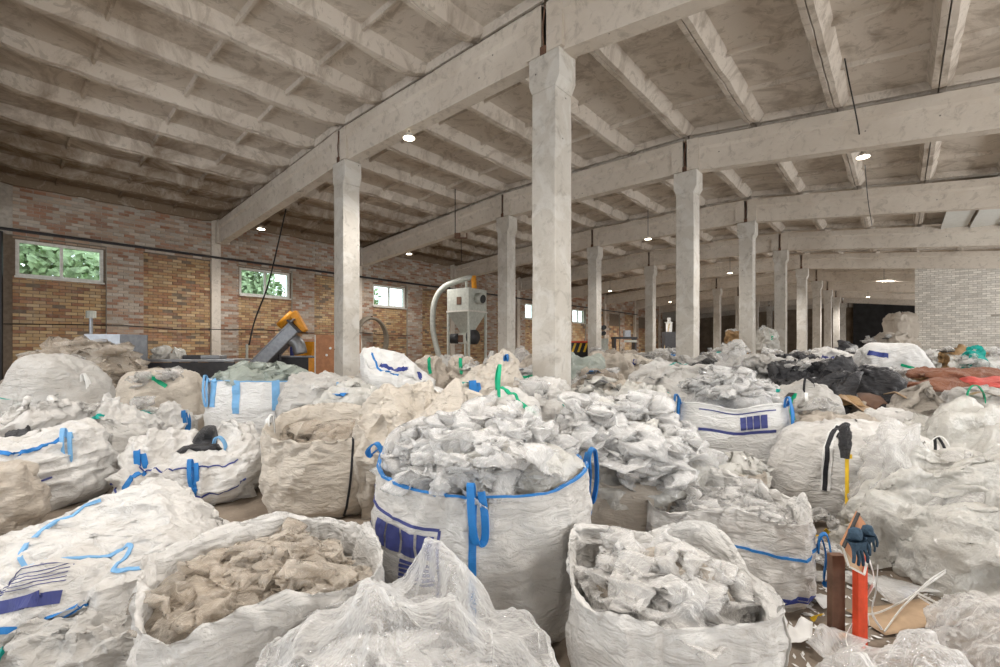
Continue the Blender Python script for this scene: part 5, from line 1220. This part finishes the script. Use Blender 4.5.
# ================================================================== FOREGROUND FLOOR, RIGHT
x, y = at(861, 2.27); r = thing('red_post', 'red orange steel post with a brown tilted board head beside a brown upright', 'post', (x, y, 0), TH)
MB().box(-.030, .006, -.02, .02, 0, .47).build('post', REDP, r, bevel=.003); MB().box(.006, .030, -.006, .02, 0, .47).build('post_flange', REDP, r, bevel=.002)
MB().box(-.108, -.040, .05, .09, 0, .44).build('brown_upright', RUST, r, bevel=.003)
A_, B_, C_, D_, E_ = Vector((-.121, -.03, .527)), Vector((.012, .035, .668)), Vector((.091, .05, .565)), Vector((-.03, -.045, .40)), Vector((-.106, -.05, .44))
tn = Vector((0, .012, .004))
MB().hexa([A_, D_, C_, B_, A_ + tn, D_ + tn, C_ + tn, B_ + tn]).build('board_head', BOARD, r)
MB().hexa([A_, E_, D_, A_.lerp(D_, .5), A_ + tn, E_ + tn, D_ + tn, A_.lerp(D_, .5) + tn]).build('board_flap', CARDB, r)
MB().bar(A_ - tn * .5, E_ - tn * .5, .008).build('board_edge', FRAMEW, r); MB().bar(E_ - tn, D_ - tn, .009).build('board_edge', FRAMEW, r); MB().bar(D_ - tn, C_ - tn, .009).build('board_edge', FRAMEW, r); MB().bar(A_ - tn, B_ - tn * .4, .012).build('board_edge', BLACKP, r)
def glove(name, loc, rz, rx, parent_label, seed, s=1.0):
    """limp knitted glove hanging over the board: palm, four fingers and thumb grown as one skin"""
    me = bpy.data.meshes.new(name); V = [(0, 0, .0), (0, -.012, -.04), (0, -.018, -.085)]; E = [(0, 1), (1, 2)]; Rr = [.036, .040, .036]
    def chain(base, pts, rad):
        k = base
        for i, p in enumerate(pts): V.append(p); E.append((k, len(V) - 1)); Rr.append(rad * (1 - .1 * i)); k = len(V) - 1
    for i, L_ in enumerate((.062, .075, .078, .064)):
        xx = -.027 + .018 * i; chain(2, [(xx, -.02, -.105), (xx * 1.25, -.026 - .004 * (i % 2), -.105 - L_ * .5), (xx * 1.35, -.02, -.105 - L_)], .0105)
    chain(1, [(.036, -.022, -.065), (.046, -.03, -.10), (.046, -.026, -.135)], .0115)
    me.from_pydata([tuple(c * s for c in v) for v in V], E, []); me.materials.append(GLOVE)
    o = link(name, me, None, loc, rz); o.rotation_euler = (rx, 0, rz)
    sm = o.modifiers.new('skin', 'SKIN'); 
    for v, q in zip(me.skin_vertices[0].data, Rr): v.radius = (q * s, q * s * .72)
    me.skin_vertices[0].data[0].use_root = True
    sb = o.modifiers.new('smooth', 'SUBSURF'); sb.levels = 1; sb.render_levels = 1
    tag(o, parent_label, 'glove', 'work gloves on the post'); return o
x, y = at(853, 2.19); glove('work_glove', (x, y, .645), TH + .1, -.12, 'dark blue grey knitted glove hanging on the post board, the longer one', 1, 1.0)
x, y = at(867, 2.23); glove('work_glove', (x, y, .640), TH - .25, .10, 'dark blue grey knitted glove hanging beside the longer one on the post', 2, .8)
def band(name, pts, w, mat, label, cat='strap', group='white strapping tape on the floor', wd=(0, 0, 1)):
    o = link(name, ribbon_mesh(name, crom([tuple(p) for p in pts], 8), wd, w, mat, .0015)); return tag(o, label, cat, group)
G = lambda px, py, z=.01: P3(px, 350 + (EYE - z) * F / ((EYE - z) * F / (py - 350.0)), (EYE - z) * F / (py - 350.0))
band('strapping_tape', [G(868, 555, .42), G(874, 580, .35), G(866, 600, .22), G(869, 625, .06)], .014, WHITEW, 'white strapping tape looped down beside the red post')
band('strapping_tape', [G(878, 565, .40), G(876, 590, .25), G(872, 612, .10), G(882, 630, .03)], .012, WHITEW, 'second white strapping tape falling beside the red post')
band('strapping_tape', [G(946, 570, .18), G(930, 580, .16), G(915, 595, .10), G(900, 610, .05), G(884, 632, .02)], .012, WHITEW, 'long white strapping tape slanting up to the milky bundle')
band('strapping_tape', [G(946, 572, .18), G(920, 590, .12), G(905, 600, .06), G(880, 612, .04), G(862, 615, .03)], .010, WHITEW, 'white strapping tape bending towards the red post foot')
band('strapping_tape', [G(915, 592, .10), G(935, 602, .05), G(955, 615, .02), G(970, 626, .01)], .012, WHITEW, 'white strapping tape bundle end pointing to the film wad')
band('strapping_tape', [G(918, 596, .08), G(940, 610, .03), G(958, 622, .01), G(966, 630, .01)], .010, WHITEW, 'white strapping tape end lying under the bundle')
band('strapping_tape', [G(948, 606, .02), G(956, 600, .04), G(961, 608, .03), G(952, 614, .02), G(946, 608, .03)], .006, WHITEW, 'small curl of white strapping tape by the milky bundle')
band('strapping_tape', [G(852, 655, .03), G(846, 640, .06), G(850, 628, .08), G(858, 616, .10)], .010, WHITEW, 'white strapping tape behind the foot of the red post')
def scrap(name, px, py, w, d, mat, label, cat, rz, z=.012, curl=.03, seed=0, group='scraps on the floor'):
    g = G(px, py, z); u, v = np.meshgrid(np.linspace(-.5, .5, 9), np.linspace(-.5, .5, 9), indexing='ij')
    P = np.stack([u * w, v * d, .006 + curl * (vnoise(np.stack([u * 2.2, v * 2.2, 0 * u + seed], -1), seed) + .6).clip(0)], -1)
    o = link(name, grid_mesh(name, P, False, mat), None, (g.x, g.y, z), TH + rz)
    sl = o.modifiers.new('thickness', 'SOLIDIFY'); sl.thickness = .002
    return tag(o, label, cat, group)
scrap('paper_sheet', 822, 602, .16, .12, PAPER, 'white paper square on the floor beside the open banded bag', 'paper', .4, seed=1)
scrap('paper_sheet', 832, 580, .22, .10, GREYF, 'pale paper strip behind the white paper square', 'paper', -.2, seed=2)
scrap('plastic_scrap', 836, 641, .10, .05, ORANGE, 'orange plastic scrap by the foot of the red post', 'plastic scrap', .2, seed=3)
scrap('plastic_scrap', 826, 540, .13, .06, YELLOW, 'yellow plastic scrap under the strapped full bag', 'plastic scrap', -.6, seed=4, curl=.08)
scrap('plastic_scrap', 906, 598, .11, .06, BLUE, 'blue plastic scrap among the white strapping tape', 'plastic scrap', .5, seed=5)
scrap('plastic_scrap', 817, 621, .06, .03, YELLOW, 'tiny yellow scrap at the corner of the open banded bag', 'plastic scrap', 0, seed=6)
scrap('film_sheet', 890, 592, .38, .30, SHEETFILM, 'flat clear film sheet on the floor right of the red post', 'plastic film', .3, seed=7, curl=.08)
scrap('film_sheet', 838, 655, .26, .16, SHEETFILM, 'torn pointed film sheet before the foot of the red post', 'plastic film', .5, seed=8, curl=.12)
scrap('board_piece', 905, 618, .55, .22, CARDB, 'brown cardboard piece lying under the strapping tape', 'cardboard', .2, z=.008, seed=9, curl=.01)
scrap('paper_sheet', 800, 640, .16, .10, PAPER, 'frayed white cloth corner under the open banded bag', 'cloth', .9, seed=10, curl=.06)
for i, (px_, py_, sx, lb_) in enumerate(((817, 520, .2, 'crumpled clear film by the yellow scrap'), (826, 560, .22, 'crumpled clear film between the yellow scrap and the paper strip'), (838, 528, .16, 'crumpled film at the foot of the yellow rod'), (815, 545, .18, 'dusty crumpled film beside the open banded bag'))):
    g = G(px_, py_, .05); S = crumple('ball', 26, 2 + i) * sx * .6 * np.array([1, 1, .6]); S[..., 2] -= S[..., 2].min()
    o = link('film_scrap', grid_mesh('film_scrap', S, False, CLEAR if i != 3 else DUSTY), None, (g.x, g.y, .004), .7 * i); tag(o, lb_, 'plastic film', 'film scraps on the floor')
# crumbs and shreds past counting
rng = np.random.default_rng(77); Vs = []
for k in range(900):
    if k < 500: g = G(rng.uniform(790, 1000), rng.uniform(520, 667))
    else: g = G(rng.uniform(-30, 800), rng.uniform(440, 667))
    s = rng.uniform(.006, .03); a = rng.uniform(0, 2 * PI); c, q = math.cos(a) * s, math.sin(a) * s; e = rng.uniform(.2, .8)
    Vs += [(g.x - c, g.y - q, .004), (g.x + q * e, g.y - c * e, .006), (g.x + c, g.y + q, .012), (g.x - q * e, g.y + c * e, .007)]
lt = link('floor_litter', np_mesh('floor_litter', Vs, np.arange(3600).reshape(-1, 4), PAPER, False)); tag(lt, 'small pale shreds and crumbs strewn over the floor', 'litter', kind='stuff')
# cardboard pieces between the grey tarp and the black bag
for i, (px_, Z_, w_, z_, rz_, m_, lb_) in enumerate(((858, 5.75, .30, .82, .5, CARDB, 'brown cardboard piece left of the stiff dark tarp'), (848, 5.9, .26, .88, -.3, OCHRE, 'ochre cardboard piece by the low dusty film'), (872, 5.95, .28, .84, .2, RUST, 'dark brown cardboard piece beside the stiff dark tarp'), (909, 6.0, .45, .90, .12, CARDB, 'pale flat board lying behind the stiff dark tarp'), (928, 7.2, .4, 1.15, .5, CARDB, 'brown carton flap at the foot of the brick cross wall heap'))):
    xx, yy = at(px_, Z_); u, v = np.meshgrid(np.linspace(-.5, .5, 7), np.linspace(-.5, .5, 5), indexing='ij')
    P = np.stack([u * w_, v * .3, .06 * vnoise(np.stack([u * 2, v * 2, u * 0 + i], -1), i) + .12 * v], -1)
    o = link('cardboard_piece', grid_mesh('cardboard_piece', P, False, m_), None, (xx, yy, z_), TH + rz_); sl = o.modifiers.new('thickness', 'SOLIDIFY'); sl.thickness = .012
    tag(o, lb_, 'cardboard', 'cardboard pieces in the heap')
for i, (px_, Z_, w_, d_, z_, lb_) in enumerate(((760, 7.3, .9, .5, 1.20, 'pale grey sheet strip lying over the black sheets, nearer the clean square bag'), (790, 7.1, .8, .45, 1.12, 'pale grey sheet strip lying over the black sheets above the corded bag'), (822, 7.4, .7, .4, 1.16, 'pale grey sheet strip beside the shiny black bag'))):
    bulk_bag(lb_, px_, Z_, w_, d_, .22, GREYF, 810 + i, 'closed', .3 * i - .2, z=z_, name='sheet_strip', cat='sheet', group='draped sheets', n=2.4, e=.7, res='mid', tents='auto', g=((1.2, 1.2), (1.06, 1.06)), amp=.06)
